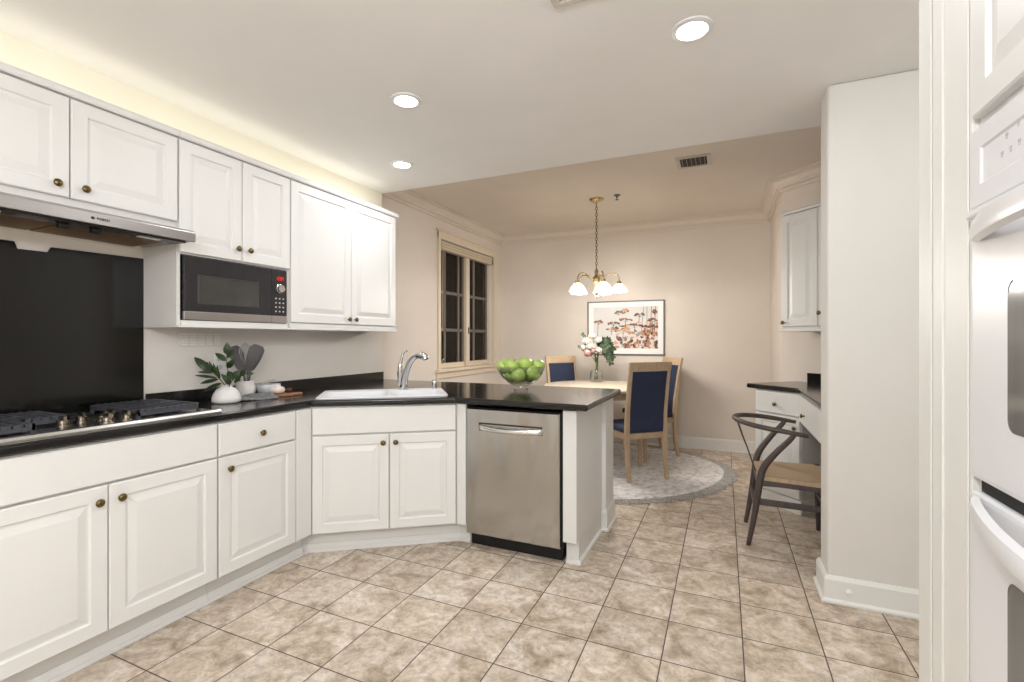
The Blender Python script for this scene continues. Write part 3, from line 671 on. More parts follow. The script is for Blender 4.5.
# ------------------------------------------------------------------ fittings on the left wall
t = T('light_pattern', 'slatted patch of light on the wall under the microwave, shaped as white bars', 'light pattern', (XK + 0.0005, 1.797, 1.292), PI / 2)  # light cast through slits, built as a pale plate with raised bars
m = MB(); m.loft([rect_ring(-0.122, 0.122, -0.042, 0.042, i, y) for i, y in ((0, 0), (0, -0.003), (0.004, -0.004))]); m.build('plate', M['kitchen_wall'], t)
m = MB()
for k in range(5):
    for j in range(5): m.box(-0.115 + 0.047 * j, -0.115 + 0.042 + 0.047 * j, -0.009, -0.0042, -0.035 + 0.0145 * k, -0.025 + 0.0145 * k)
m.build('light_bars', M['ceiling'], t, bevel=0.001, segs=1)
t = T('outlet', 'pale double outlet plate on the wall behind the leafy vase', 'outlet', (XK + 0.0005, 1.91, 1.148), PI / 2)
m = MB(); m.loft([rect_ring(-0.036, 0.036, -0.058, 0.058, i, y) for i, y in ((0, 0), (0, -0.004), (0.004, -0.006))]); m.build('plate', M['white_plastic'], t)
for z in (-0.026, 0.026): MB().lathe([(0.016, 0), (0.016, 0.002), (0.001, 0.002)], 20, (0, -0.0062, z), '-Y').build('socket', M['icon'], t)

# ------------------------------------------------------------------ things on the counter
ZC = 0.9305
vp = on_z(226.5, 402.5, ZC)
t = T('vase', 'squat white faceted vase holding green sprigs beside the cooktop', 'vase', vp)
MB().lathe([(0.062, 0), (0.072, 0.006), (0.073, 0.024), (0.066, 0.050), (0.050, 0.076), (0.026, 0.092), (0.019, 0.100), (0.014, 0.100), (0.012, 0.07), (0.001, 0.06)], 28, wav=lambda a, k: 0.018 * math.cos(6 * a) if k < 5 else 0).build('body', M['ceramic'], t, smooth=True)
vd = 0.0; Fw = Vector((-math.sin(YAW), math.cos(YAW), 0)); VD = (vp - Vector((0, 0, CAM_H))).dot(Fw)
def sprig(name, label, stem_px, leaves, dz=0.0):
    pts = [ray_at(u, v, VD + d) for u, v, d in stem_px]; o0 = pts[0]
    t = T(name, label, 'sprig', o0, 0, 'green sprigs in the white vase')
    MB().tube([p - o0 for p in pts], [0.0028] * (len(pts) - 1) + [0.0015], 7, smooth=4).build('stem', M['stem'], t, smooth=True)
    for (u0, v0, u1, v1, w_, d) in leaves:
        a, b = ray_at(u0, v0, VD + d), ray_at(u1, v1, VD + d + random.uniform(-0.03, 0.03))
        nrm = (Vector((0, 0, CAM_H)) - a).normalized() + Vector((random.uniform(-.5, .5), random.uniform(-.3, .3), random.uniform(-.1, .6)))
        MB().leaf(a - o0, b - o0, w_, nrm, 0.06).build('leaf', M['leaf'], t, smooth=True)
sprig('leafy_sprig', 'green sprig leaning left out of the squat white vase', [(228, 390, 0), (224, 384, 0), (217, 376, .01), (210, 370, .02), (203, 366, .03)],
      [(211, 371, 194, 357, .045, .03), (205, 367, 208, 362, .03, .03), (213, 372, 200, 363, .045, .02), (218, 378, 194, 375, .016, .0), (219, 379, 200, 383.5, .022, -.01), (222, 383, 203, 392, .026, -.01), (214, 373, 209, 361, .018, .01), (217, 376, 213, 363, .018, 0), (220, 379, 217, 365, .018, -.01), (213, 373, 197, 372, .012, .03)])
sprig('leafy_sprig', 'tall upright green sprig in the squat white vase', [(228.5, 390, 0), (230, 380, 0), (227, 366, .0), (227, 355, .01), (228, 348, .01)],
      [(227.5, 355, 227, 342.5, .042, .01), (226, 361, 215, 353, .034, 0), (227, 358, 235, 349, .024, .0), (227, 368, 235, 359, .034, -.01)])
sprig('leafy_sprig', 'low green sprig spreading right over the squat white vase', [(229, 390, -.01), (230, 384, -.02), (235, 378, -.03), (243, 374, -.03), (250, 373, -.03)],
      [(231, 384, 221, 374, .034, -.03), (233, 380, 228, 371, .04, -.03), (235, 379, 240, 370, .05, -.04), (241, 376, 246, 369, .03, -.04), (246, 374, 254, 373.5, .022, -.04), (230, 385, 225, 376, .03, -.01), (234, 381, 241, 380, .03, -.05)])
cp_ = Vector((-2.695, 2.020, ZC))
t = T('utensil_crock', 'round white crock of grey utensils behind the leafy vase', 'crock', cp_)
MB().lathe([(0.034, 0), (0.047, 0.010), (0.056, 0.040), (0.055, 0.072), (0.045, 0.098), (0.048, 0.106), (0.043, 0.106), (0.039, 0.095), (0.048, 0.045), (0.034, 0.014), (0.001, 0.012)], 28).build('body', M['ceramic'], t, smooth=True)
CD = (cp_ - Vector((0, 0, CAM_H))).dot(Fw)
def utensil(name, label, base, mid, top, w_, m_, fan=None):
    p = [ray_at(u, v, CD + d) for u, v, d in (base, mid, top)]; o0 = p[0]
    t = T(name, label, 'utensil', o0, 0, 'grey utensils in the crock')
    MB().tube([p[0] - o0, (p[0] + p[1]) / 2 - o0, p[1] - o0], 0.0055, 8).build('handle', m_, t, smooth=True)
    ax = p[2] - p[1]; tn = ax.normalized(); nn = (Vector((0, 0, CAM_H)) - p[1]).normalized(); sdv = tn.cross(nn).normalized()
    if fan:
        m = MB()
        for k in range(7):
            a = PI * k / 7; dv = sdv * math.cos(a) + nn * math.sin(a)
            m.tube([p[1] - o0, p[1] + ax * 0.35 + dv * w_ * 0.35 - o0, p[1] + ax * 0.75 + dv * w_ * 0.5 - o0, p[2] - o0, p[1] + ax * 0.75 - dv * w_ * 0.5 - o0, p[1] + ax * 0.35 - dv * w_ * 0.35 - o0, p[1] - o0], 0.0018, 6, smooth=4)
        m.build('wires', m_, t, smooth=True)
    else:
        rings = []
        for i in range(9):
            f = i / 8; ww = w_ / 2 * (0.25 + 0.75 * math.sin(PI * min(1, f * 0.62 + 0.06)) ** 0.8) * (0.45 if i == 8 else 1); c0 = p[1] + ax * f + nn * 0.012 * math.sin(PI * f)
            rings.append([c0 + sdv * ww - o0, c0 + nn * 0.004 - o0, c0 - sdv * ww - o0, c0 - nn * 0.004 - o0])
        MB().loft(rings).build('blade', m_, t, smooth='edge')
utensil('spatula', 'dark grey spatula leaning left in the white crock', (246, 386, 0), (243, 372, 0), (233.5, 346, .01), 0.075, M['utensil'])
utensil('whisk', 'pale grey whisk between two dark utensils in the white crock', (246.5, 386, .01), (246, 370, .02), (245, 343, .02), 0.065, M['utensil_light'], True)
utensil('spoon', 'dark grey spoon leaning right in the white crock', (247, 386, -.01), (248, 371, -.01), (257, 344.5, -.01), 0.07, M['utensil'])
utensil('spatula', 'broad grey spatula rightmost in the white crock', (248, 386, .02), (251, 370, .03), (261, 346, .03), 0.06, M['utensil'])
bp_ = Vector((-2.665, 2.153, ZC))
t = T('mixing_bowl', 'round pale grey bowl beside the white crock', 'bowl', bp_)
MB().lathe([(0.034, 0), (0.036, 0.006), (0.058, 0.022), (0.072, 0.050), (0.075, 0.075), (0.072, 0.076), (0.066, 0.05), (0.05, 0.026), (0.001, 0.012)], 32).build('shell', M['stoneware'], t, smooth=True)
q0 = bp_ + Vector((0.03, -0.075, 0.083)); 
o = MB().tube([Vector((0, 0, 0)), Vector((-0.03, 0.07, 0.004)), Vector((-0.055, 0.15, 0.012))], [0.007, 0.009, 0.006], 10, smooth=4, squash=(1.4, 0.6)).build('butter_knife', M['utensil_light'], None, smooth=True)
o.location = q0; tag(o, 'pale grey spreader laid across the rim of the grey bowl', 'utensil')
# napkin
m = MB(); nx, ny = 26, 14; g = []
for i in range(nx + 1):
    row = []
    for j in range(ny + 1):
        x, y = (i / nx - .5) * 0.23, (j / ny - .5) * 0.13
        z = 0.006 + 0.022 * (0.5 + 0.5 * math.sin(26 * x + 11 * y + 1.5 * math.sin(30 * y))) + 0.005 * (0.5 + 0.5 * math.sin(60 * y + 14 * x))
        e = min(i, nx - i, j * 2, (ny - j) * 2) / 3; z *= min(1, 0.25 + 0.75 * e)
        row.append((x + 0.008 * math.sin(9 * y * 6), y + 0.012 * math.sin(18 * x), z))
    g.append(row)
top = [[m.bm.verts.new(p) for p in r] for r in g]; bot = [[m.bm.verts.new((p[0], p[1], max(0.0004, p[2] - 0.003))) for p in r] for r in g]
for i in range(nx):
    for j in range(ny): m.face([top[i][j], top[i + 1][j], top[i + 1][j + 1], top[i][j + 1]]); m.face([bot[i][j], bot[i][j + 1], bot[i + 1][j + 1], bot[i + 1][j]])
for i in range(nx):
    for j in (0, ny): m.face([top[i][j], bot[i][j], bot[i + 1][j], top[i + 1][j]])
for j in range(ny):
    for i in (0, nx): m.face([top[i][j], top[i][j + 1], bot[i][j + 1], bot[i][j]])
o = m.build('napkin', M['cloth'], None, smooth=True); o.location = on_z(257, 399, ZC); o.rotation_euler = (0, 0, 1.0); tag(o, 'crumpled grey striped cloth lying in front of the grey bowl', 'cloth')
# board with bulbs
bo = on_z(279.5, 396, ZC)
t = T('cutting_board', 'small brown wooden board on the counter right of the grey bowl', 'board', bo, 1.1)
MB().prism([(-0.075, -0.05), (0.06, -0.055), (0.075, -0.03), (0.135, -0.014), (0.135, 0.014), (0.075, 0.03), (0.06, 0.055), (-0.075, 0.05)], 0, 0.016).build('board', M['board'], t, bevel=0.004)
gb = bo + Vector((-0.01, -0.01, 0.0165))
t = T('garlic_bulb', 'large cream coloured bulb on the small wooden board', 'food', gb)
MB().lathe([(0.010, 0), (0.038, 0.006), (0.046, 0.022), (0.040, 0.038), (0.020, 0.048), (0.006, 0.055), (0.001, 0.062)], 24, wav=lambda a, k: 0.06 * math.cos(7 * a)).build('bulb', M['garlic'], t, smooth=True)
o = MB().ball((0, 0, 0.016), 0.02, 14, (1.2, 1, 0.8), lambda q: 1 + 0.06 * math.sin(9 * q.x + 4 * q.z)).build('walnut', M['walnut'], None, smooth=True); o.location = bo + Vector((0.01, 0.062, 0.0165)); tag(o, 'dark brown nut beside the cream bulb on the wooden board', 'food')

# apple bowl on the peninsula
ab = on_z(521.0, 388.8, ZC); BS = 1.06
t = T('fruit_bowl', 'clear glass footed bowl heaped with green apples on the peninsula', 'bowl', ab)
prof_o = [(0.048, 0), (0.052, 0.004), (0.050, 0.016), (0.044, 0.022), (0.075, 0.034), (0.120, 0.066), (0.152, 0.108), (0.170, 0.158)]
prof_i = [(0.166, 0.158), (0.148, 0.110), (0.116, 0.069), (0.072, 0.039), (0.001, 0.030)]
MB().lathe([(r * BS, z * BS) for r, z in prof_o + prof_i], 40).build('shell', M['glass'], t, smooth=True)
def apple(i, x, y, z, r, tilt, az, label):
    t = T('apple', label, 'apple', ab + Vector((x, y, z)), 0, 'green apples in the glass bowl')
    fn = lambda q: (1 - 0.16 * max(0, (q.z - 0.80) / 0.20) ** 1.2 - 0.10 * max(0, (-q.z - 0.85) / 0.15)) * (1 + 0.035 * q.z)
    mt = Matrix.Rotation(az, 3, 'Z') @ Matrix.Rotation(tilt, 3, 'Y')
    a = MB().ball((0, 0, 0), r, 22, (1, 1, 0.92), fn).build('flesh', M['apple'], t, smooth=True); a.data.transform(mt.to_4x4())
    s = MB().tube([(0, 0, r * 0.74), (0.001, 0, r * 0.9), (0.004, 0, r * 1.05)], [0.003, 0.0018, 0.0022], 6).build('stem', M['apple_stem'], t); s.data.transform(mt.to_4x4())
al = Vector((math.cos(YAW), math.sin(YAW)))   # left-right as seen from the room
fa = Vector((-math.sin(YAW), math.cos(YAW)))
AP = [(-.118, .00, .150, .052, .9, 'green apple at the left rim of the glass bowl'), (-.062, -.055, .158, .055, .5, 'large green apple second from left at the front of the heap'),
      (-.020, -.072, .098, .052, 1.3, 'green apple low at the front of the glass bowl, core turned to the room'), (.030, -.02, .165, .055, .4, 'green apple at the top front of the heap, right of middle'),
      (.082, -.062, .112, .050, 1.2, 'green apple low at the right front of the glass bowl'), (.118, .005, .150, .052, .7, 'green apple at the right rim of the glass bowl'),
      (-.06, .055, .145, .050, .6, 'green apple at the back left of the glass bowl'), (.02, .075, .150, .052, .3, 'green apple at the back middle of the heap'), (.085, .075, .145, .050, .8, 'green apple at the back right of the glass bowl'),
      (-.075, -.03, .085, .042, .8, 'green apple low at the left inside the glass bowl'), (.0, .03, .085, .048, .2, 'green apple at the bottom middle of the glass bowl'), (.055, .02, .088, .045, 1.6, 'green apple at the bottom right of the glass bowl')]
for i, (a, b, z, r_, tl, lb) in enumerate(AP):
    v = al * a + fa * b; apple(i, v.x * BS, v.y * BS, z * BS, r_ * BS, tl, -1.2 + i * 0.9 if tl < 1.1 else YAW - PI / 2 + 0.2 * (i % 3 - 1), lb)

# ------------------------------------------------------------------ ceiling fittings
def downlight_or_fill(x, y, label, grp):
    t = T('ceiling_light', label, 'ceiling light', (x, y, ZK), 0, grp)
    MB().lathe([(0.060, -0.0004), (0.082, -0.0004), (0.080, -0.006), (0.061, -0.010), (0.059, -0.004)], 36).build('trim_ring', M['white_plastic'], t, smooth='edge')
    MB().lathe([(0.058, -0.002), (0.058, -0.006), (0.036, -0.012), (0.001, -0.014)], 32).build('lens', M['lens'], t, smooth=True)
    lamp('downlight_or_fill', 'AREA', (0, 0, -0.022), DOWN_W, DOWN_C, t, 0.12)
downlight_or_fill(-0.118, 2.066, 'round recessed ceiling light at the right, nearest the partition', 'recessed ceiling lights')
downlight_or_fill(-1.528, 2.067, 'round recessed ceiling light in the middle of the kitchen ceiling', 'recessed ceiling lights')
downlight_or_fill(-2.112, 2.809, 'round recessed ceiling light at the left by the end of the wall cabinets', 'recessed ceiling lights')
for x, y in ((-0.35, -0.35), (-0.5, -1.3), (1.15, -0.5)):   # unseen fill lights added behind the view to brighten the kitchen
    lamp('fill_light', 'POINT', (x, y, 2.05), BACK_W, DOWN_C, None, 0.15)
passage_fill = lamp('downlight_or_fill', 'POINT', (1.40, 1.70, ZK - 0.10), 9.0, DOWN_C, None, 0.08)   # unseen fill light added at the right to brighten the peninsula end
# strip light lying on top of the wall cabinets, shining up on the soffit
q = lamp('cabinet_top_strip', 'AREA', (-2.60, 1.9, 2.36), 1.25, (1.0, 0.96, 0.82), None, 0.1, (PI, 0, 0)); q.data.shape = 'RECTANGLE'; q.data.size = 0.08; q.data.size_y = 2.5
def vent(name, label, x, y, z, w_, d_, n, m_in):
    t = T(name, label, 'vent', (x, y, z))
    f = MB()
    f.box(-w_ / 2, w_ / 2, -d_ / 2, -d_ / 2 + 0.025, -0.010, -0.0004); f.box(-w_ / 2, w_ / 2, d_ / 2 - 0.025, d_ / 2, -0.010, -0.0004)
    f.box(-w_ / 2, -w_ / 2 + 0.03, -d_ / 2 + 0.025, d_ / 2 - 0.025, -0.010, -0.0004); f.box(w_ / 2 - 0.03, w_ / 2, -d_ / 2 + 0.025, d_ / 2 - 0.025, -0.010, -0.0004)
    f.build('frame', M['vent'], t, bevel=0.002)
    box(-w_ / 2 + 0.03, w_ / 2 - 0.03, -d_ / 2 + 0.025, d_ / 2 - 0.025, -0.0015, -0.0004).build('duct_opening', m_in, t)
    for k in range(n):
        x_ = -w_ / 2 + 0.03 + (w_ - 0.06) * (k + 0.5) / n
        MB().bar((x_, -d_ / 2 + 0.026, -0.006), (x_, d_ / 2 - 0.026, -0.006), 0.002, 0.008).build('louvre', M['vent'], t)
vent('ceiling_vent', 'dark slotted air vent in the dining ceiling', -0.222, 4.085, ZD, 0.26, 0.25, 6, M['vent_dark'])
vent('ceiling_vent', 'white air vent in the kitchen ceiling at the top edge of the view', -0.445, 1.56, ZK, 0.28, 0.32, 6, M['vent'])
t = T('sprinkler', 'small sprinkler head on the dining ceiling beside the chandelier canopy', 'sprinkler', (-0.967, 4.736, ZD))
MB().lathe([(0.032, -0.0004), (0.030, -0.008), (0.010, -0.012), (0.008, -0.03), (0.001, -0.03)], 20).build('escutcheon', M['frame_grey'], t, smooth='edge')
MB().lathe([(0.004, -0.03), (0.004, -0.044), (0.018, -0.046), (0.018, -0.049), (0.001, -0.049)], 16).build('deflector', M['frame_grey'], t, smooth='edge')

# chandelier
CX, CY = -1.185, 4.785
t = T('chandelier', 'brass five arm chandelier with lit white bell shades above the dining table', 'chandelier', (CX, CY, ZD))
MB().lathe([(0.001, -0.0004), (0.075, -0.0004), (0.072, -0.012), (0.05, -0.028), (0.016, -0.034), (0.012, -0.05), (0.001, -0.052)], 28).build('canopy', M['brass_bright'], t, smooth='edge')
m = MB(); z = -0.05; k = 0
while z > -0.70:
    pts = [Vector(((0.010 * math.cos(a)) * (1 if k % 2 else 0), (0.010 * math.cos(a)) * (0 if k % 2 else 1), z - 0.017 + 0.020 * math.sin(a))) for a in [2 * PI * q / 10 for q in range(11)]]
    m.tube(pts, 0.003, 6); z -= 0.031; k += 1
m.build('chain', M['brass'], t, smooth=True)
MB().lathe([(0.001, -0.70), (0.008, -0.705), (0.010, -0.72), (0.024, -0.74), (0.014, -0.765), (0.030, -0.79), (0.038, -0.82), (0.026, -0.86), (0.014, -0.89), (0.030, -0.93), (0.034, -0.95), (0.018, -0.975), (0.012, -0.99), (0.015, -1.0), (0.001, -1.012)], 24).build('column', M['brass_bright'], t, smooth=True)
for k in range(5):
    a = YAW - PI / 2 + 0.12 + 2 * PI * k / 5; d = Vector((math.cos(a), math.sin(a), 0)); R0 = 0.225
    arm = MB().tube([d * 0.025 + Vector((0, 0, -0.83)), d * 0.07 + Vector((0, 0, -0.80)), d * 0.13 + Vector((0, 0, -0.765)), d * 0.19 + Vector((0, 0, -0.765)), d * 0.22 + Vector((0, 0, -0.80)), d * R0 + Vector((0, 0, -0.842))], 0.006, 8, smooth=5)
    arm = arm.build('arm', M['brass_bright'], t, smooth=True)
    MB().lathe([(0.001, -0.838), (0.022, -0.842), (0.024, -0.866), (0.018, -0.868)], 18, d * R0).build('socket_cup', M['brass_bright'], arm, smooth='edge')
    MB().lathe([(0.024, -0.868), (0.036, -0.876), (0.060, -0.900), (0.078, -0.930), (0.088, -0.948), (0.085, -0.949), (0.074, -0.930), (0.056, -0.902), (0.032, -0.880), (0.020, -0.872)], 28, d * R0, wav=lambda a_, k_: 0.015 * math.cos(10 * a_) if 3 < k_ < 7 else 0).build('shade', M['shade_glass'], t, smooth=True)
    MB().lathe([(0.010, -0.872), (0.012, -0.89), (0.026, -0.92), (0.028, -0.935), (0.020, -0.955), (0.001, -0.964)], 16, d * R0).build('bulb', M['bulb'], t, smooth=True)
    lamp('chandelier_bulb', 'POINT', d * R0 + Vector((0, 0, -0.985)), CHAND_W, CHAND_C, t, 0.03)

# picture
t = T('framed_print', 'framed flower meadow print with white mat on the dining back wall', 'picture', (-1.13, YB - 0.001, 1.435))
hw, hh = 0.475, 0.338
m = MB()
m.box(-hw, hw, -0.025, 0, hh - 0.014, hh); m.box(-hw, hw, -0.025, 0, -hh, -hh + 0.014); m.box(-hw, -hw + 0.014, -0.025, 0, -hh + 0.014, hh - 0.014); m.box(hw - 0.014, hw, -0.025, 0, -hh + 0.014, hh - 0.014)
m.build('frame', M['frame_grey'], t, bevel=0.002)
box(-hw + 0.0142, hw - 0.0142, -0.012, -0.002, -hh + 0.0142, hh - 0.0142).build('mat', M['mat_white'], t)
pw0, pw1, ph0, ph1 = -0.398, 0.400, -0.255, 0.262
inks = [mat('print_ground', (214, 212, 208), 0.8, var=0.04, scale=6)] + [mat('print_ink', c_, 0.8, var=0.1, scale=30) for c_ in ((112, 84, 70), (190, 142, 112), (214, 168, 132), (150, 108, 92), (226, 190, 172), (120, 122, 118), (92, 52, 48), (150, 158, 156))]
m = MB(); m.box(pw0, pw1, -0.0135, -0.0123, ph0, ph1)
rnd = random.Random(11); yk = [-0.0137]
def blot(x, z, rx, rz, mi, n=9):
    yk[0] -= 0.0000035; yy = yk[0]; m.mi = mi; vs = []
    for k in range(n):
        a = 2 * PI * k / n; q = rnd.uniform(0.65, 1.15); vs.append(m.bm.verts.new((min(pw1, max(pw0, x + rx * q * math.cos(a))), yy, min(ph1, max(ph0, z + rz * q * math.sin(a))))))
    m.face(vs)
def line(x0, z0, x1, z1, w_, mi):
    yk[0] -= 0.0000035; yy = yk[0]; m.mi = mi; m.face([m.bm.verts.new((x, yy, z)) for x, z in ((x0 - w_, z0), (x0 + w_, z0), (x1 + w_, z1), (x1 - w_, z1))])
def umbel(x, z, w_, st, mi):
    line(x + rnd.uniform(-.01, .01), max(ph0, z - st), x, z, 0.003, 1)
    for k in range(7):
        f = (k - 3) / 3; line(x, z - 0.04, x + f * w_, z - 0.01 * abs(f), 0.0015, 1)
    for k in range(16):
        f = rnd.uniform(-1, 1); blot(x + f * w_, z + rnd.uniform(-.006, .016) - 0.014 * abs(f), rnd.uniform(.010, .024), rnd.uniform(.006, .014), rnd.choice((mi, mi, 1, 4)))
for k in range(110): blot(rnd.uniform(-.12, .40), rnd.uniform(-.25, .07), rnd.uniform(.012, .042), rnd.uniform(.010, .03), rnd.choice((2, 3, 4, 5, 5, 8, 1, 0, 0)))
for k in range(60): blot(rnd.uniform(-0.02, .39), rnd.uniform(-.25, -.06), rnd.uniform(.010, .030), rnd.uniform(.012, .034), rnd.choice((1, 7, 2, 4, 0)))
for x, z, w_, st, mi in ((-.335, .085, .055, .19, 4), (.01, .11, .085, .10, 4), (-.14, .065, .07, .06, 6), (-.16, -.01, .07, .08, 2), (.12, .04, .10, .12, 1), (.24, .02, .06, .12, 7), (-.02, -.03, .10, .1, 3), (.25, -.04, .06, .1, 2), (.0, .22, .05, .04, 3), (.33, .10, .06, .2, 1), (.34, .02, .06, .1, 1), (.18, .17, .05, .1, 1), (.36, .20, .02, .05, 7), (-.08, .20, .06, .02, 6)): umbel(x, z, w_, st, mi)
for x in (.20, .27, .31, .355): line(x, -.05, x + rnd.uniform(-.02, .04), .262, 0.003, 6 if x < .3 else 1)
m.build('print', inks, t)

# ------------------------------------------------------------------ dining corner
RC = Vector((-1.28, 5.03)); RY = 0.97
t = T('round_rug', 'round faded grey rug with a fringe under the dining table', 'rug', (RC.x, RC.y, 0.0004))
def rug_pt(a, r): return (r * math.cos(a), r * math.sin(a) * (RY / 1.40 if math.sin(a) > 0 else 1.0))
n = 96
MB().loft([[(*rug_pt(2 * PI * i / n, r), z) for i in range(n)] for r, z in ((1.27, 0.0), (1.285, 0.004), (1.28, 0.011), (1.265, 0.013))]).build('field', M['rug'], t)
m = MB()
for i in range(720):
    a = 2 * PI * (i + random.uniform(-.4, .4)) / 720; r1 = random.uniform(1.375, 1.41); b = a + random.uniform(-.012, .012); z1 = random.uniform(0.0005, 0.003)
    p0, p1 = Vector((*rug_pt(a, 1.275), 0.004)), Vector((*rug_pt(b, r1), z1 + 0.002)); sd_ = Vector((-math.sin(a), math.cos(a), 0)) * 0.0058
    m.loft([[p + sd_ * w_ + Vector((0, 0, h)) for w_, h in ((-1, 0), (0, 0.0035), (1, 0), (0, -0.0015))] for p in (p0, (p0 + p1) / 2 + Vector((0, 0, .001)), p1)])
m.build('fringe', M['fringe'], t, kind='stuff')

TZ = 0.80; TC = Vector((-1.22, 5.08)); RUGZ = 0.0136
t = T('dining_table', 'round pale oak dining table standing on the fringed rug', 'table', (TC.x, TC.y, RUGZ))
tz = TZ - RUGZ
MB().lathe([(0.001, tz - 0.034), (0.585, tz - 0.034), (0.60, tz - 0.026), (0.605, tz - 0.012), (0.600, tz - 0.002), (0.592, tz), (0.001, tz)], 72).build('tabletop', M['oak_top'], t, smooth='edge')
MB().lathe([(0.44, tz - 0.0345), (0.47, tz - 0.0345), (0.47, tz - 0.11), (0.44, tz - 0.11)], 48).build('apron', M['oak'], t, smooth='edge')
for k in range(4):
    d = Vector((math.cos(PI / 2 * k), math.sin(PI / 2 * k), 0)); s_ = Vector((-d.y, d.x, 0))
    MB().bars([d * 0.475, d * 0.468 + Vector((0, 0, tz * 0.6)), d * 0.455 + Vector((0, 0, tz - 0.036))], [0.034, 0.044, 0.055], [0.034, 0.044, 0.055], s_).build('leg', M['oak'], t, bevel=0.004)

def dining_chair(loc, face, label):
    # own axes: x across, y forward, back legs on y = 0
    t = T('dining_chair', label, 'chair', (loc[0], loc[1], RUGZ), math.atan2(-face[0], face[1]), 'dining chairs round the oak table')
    w_, dp, sh, H = 0.43, 0.44, 0.43, 1.085 - RUGZ
    for s in (-1, 1):
        x = s * (w_ / 2 - 0.018)
        MB().bars([(x, -0.030, 0), (x, 0.004, 0.18), (x, 0.016, 0.40), (x, 0.006, 0.62), (x, -0.030, 0.88), (x, -0.066, H)], [0.032, 0.036, 0.040, 0.038, 0.034, 0.030], [0.030, 0.038, 0.044, 0.034, 0.028, 0.024]).build('rear_leg', M['oak'], t, bevel=0.004)
        MB().bars([(x * 1.04, dp - 0.02, 0), (x * 1.04, dp - 0.025, 0.2), (x * 1.04, dp - 0.03, sh - 0.06)], [0.030, 0.036, 0.042], [0.030, 0.036, 0.042]).build('front_leg', M['oak'], t, bevel=0.004)
    m = MB(); q = w_ / 2 - 0.038
    m.box(-q, q, 0.006, 0.030, sh - 0.055, sh + 0.0); m.box(-q - .01, q + .01, dp - 0.044, dp - 0.014, sh - 0.06, sh); 
    for s in (-1, 1): m.box(s * (q + 0.016) - 0.012, s * (q + 0.016) + 0.012, 0.032, dp - 0.046, sh - 0.06, sh)
    m.build('seat_frame', M['oak'], t, bevel=0.003)
    m = MB(); W2 = w_ / 2 + 0.004
    m.loft([[(sx * i * W2, 0.038 + (dp - 0.03) * f, z) for sx, f in ((-1, 0.02 if i > .9 else .05), (1, 0.02 if i > .9 else .05), (1, 1.0 if i > .9 else 0.96), (-1, 1.0 if i > .9 else .96))] for i, z in ((0.96, sh + 0.0005), (1.0, sh + 0.012), (1.0, sh + 0.034), (0.95, sh + 0.052), (0.8, sh + 0.058))])
    m.build('seat', M['navy'], t, bevel=0.006)
    yb = lambda z: 0.016 - 0.010 * max(0, (z - .40) / .22) if z < .62 else (0.006 - 0.036 * (z - .62) / .26 if z < .88 else -0.030 - 0.036 * (z - .88) / .2)
    zs = [sh + 0.004 + (H - 0.085 - sh) * k / 10 for k in range(11)]
    rings = []
    for z in zs: rings.append([(-q, yb(z) - 0.014, z), (q, yb(z) - 0.014, z), (q, yb(z) + 0.014, z), (-q, yb(z) + 0.014, z)])
    MB().loft(rings).build('backrest', M['navy'], t, bevel=0.004)
    rings = [[(-w_ / 2 - 0.002, yb(z) - 0.014, z), (w_ / 2 + 0.002, yb(z) - 0.014, z), (w_ / 2 + 0.002, yb(z) + 0.014, z), (-w_ / 2 - 0.002, yb(z) + 0.014, z)] for z in (H - 0.078, H - 0.04, H + 0.004)]
    MB().loft(rings).build('top_rail', M['oak'], t, bevel=0.005)
    return t
dining_chair((-0.640, 4.450), (-0.67, 0.74), 'oak dining chair with navy back turned to the kitchen, nearest on the rug')
dining_chair((-0.585, 5.64), (-0.84, -0.54), 'oak dining chair with navy back half hidden behind the nearest chair')
dining_chair((-1.775, 5.52), (0.78, -0.62), 'oak dining chair on the far left of the table, navy back facing the room')

# vase of flowers
FV = ray_at(596.5, 381, 5.52); FV = Vector((FV.x, FV.y, TZ + 0.0005))
FD = (FV - Vector((0, 0, CAM_H))).dot(Fw)
t = T('glass_vase', 'clear glass cylinder vase of flowers on the dining table', 'vase', FV)
MB().lathe([(0.066, 0), (0.074, 0.006), (0.076, 0.03), (0.076, 0.115), (0.066, 0.130), (0.064, 0.136), (0.060, 0.134), (0.070, 0.112), (0.070, 0.03), (0.064, 0.012), (0.001, 0.012)], 32).build('shell', M['glass'], t, smooth=True)
def fpx(u, v, d): return ray_at(u, v, FD + d)
neck = (596.5, 363)
def flower(u, v, d, r, mt, label):
    b0 = fpx(596 + random.uniform(-2, 2), 379.5, random.uniform(-.02, .02)); c0 = fpx(u, v, d)
    t = T('rose', label, 'flower', b0, 0, 'roses in the glass vase')
    mid = fpx(neck[0] + random.uniform(-1.5, 1.5), neck[1], random.uniform(-.015, .015))
    MB().tube([Vector((0, 0, 0)), mid - b0, (mid * 0.4 + c0 * 0.6) - b0, c0 - b0], 0.0035, 6, smooth=4).build('stem', M['stem'], t, smooth=True)
    ax = (c0 - mid).normalized(); ax = (ax + (Vector((0, 0, CAM_H)) - c0).normalized() * 0.9).normalized()
    mt3 = ax.to_track_quat('Z', 'Y').to_matrix()
    m = MB()
    for ring, (rr_, h0, op) in enumerate(((0.35, 0.55, 0.0), (0.65, 0.45, 0.25), (0.95, 0.25, 0.55), (1.1, 0.0, 0.9))):
        for k in range(5):
            a = 2 * PI * k / 5 + ring * 0.6; dv = mt3 @ Vector((math.cos(a), math.sin(a), 0)); up = ax
            m.leaf(c0 - b0 - up * r * 0.35, c0 - b0 + dv * r * rr_ + up * r * (h0 + 0.1), r * (0.8 + 0.25 * ring), -dv + up * 0.4, -0.25, 6, 0.25, 0.001)
    m.ball(c0 - b0, r * 0.62, 10)
    m.build('petals', mt, t, smooth=True)
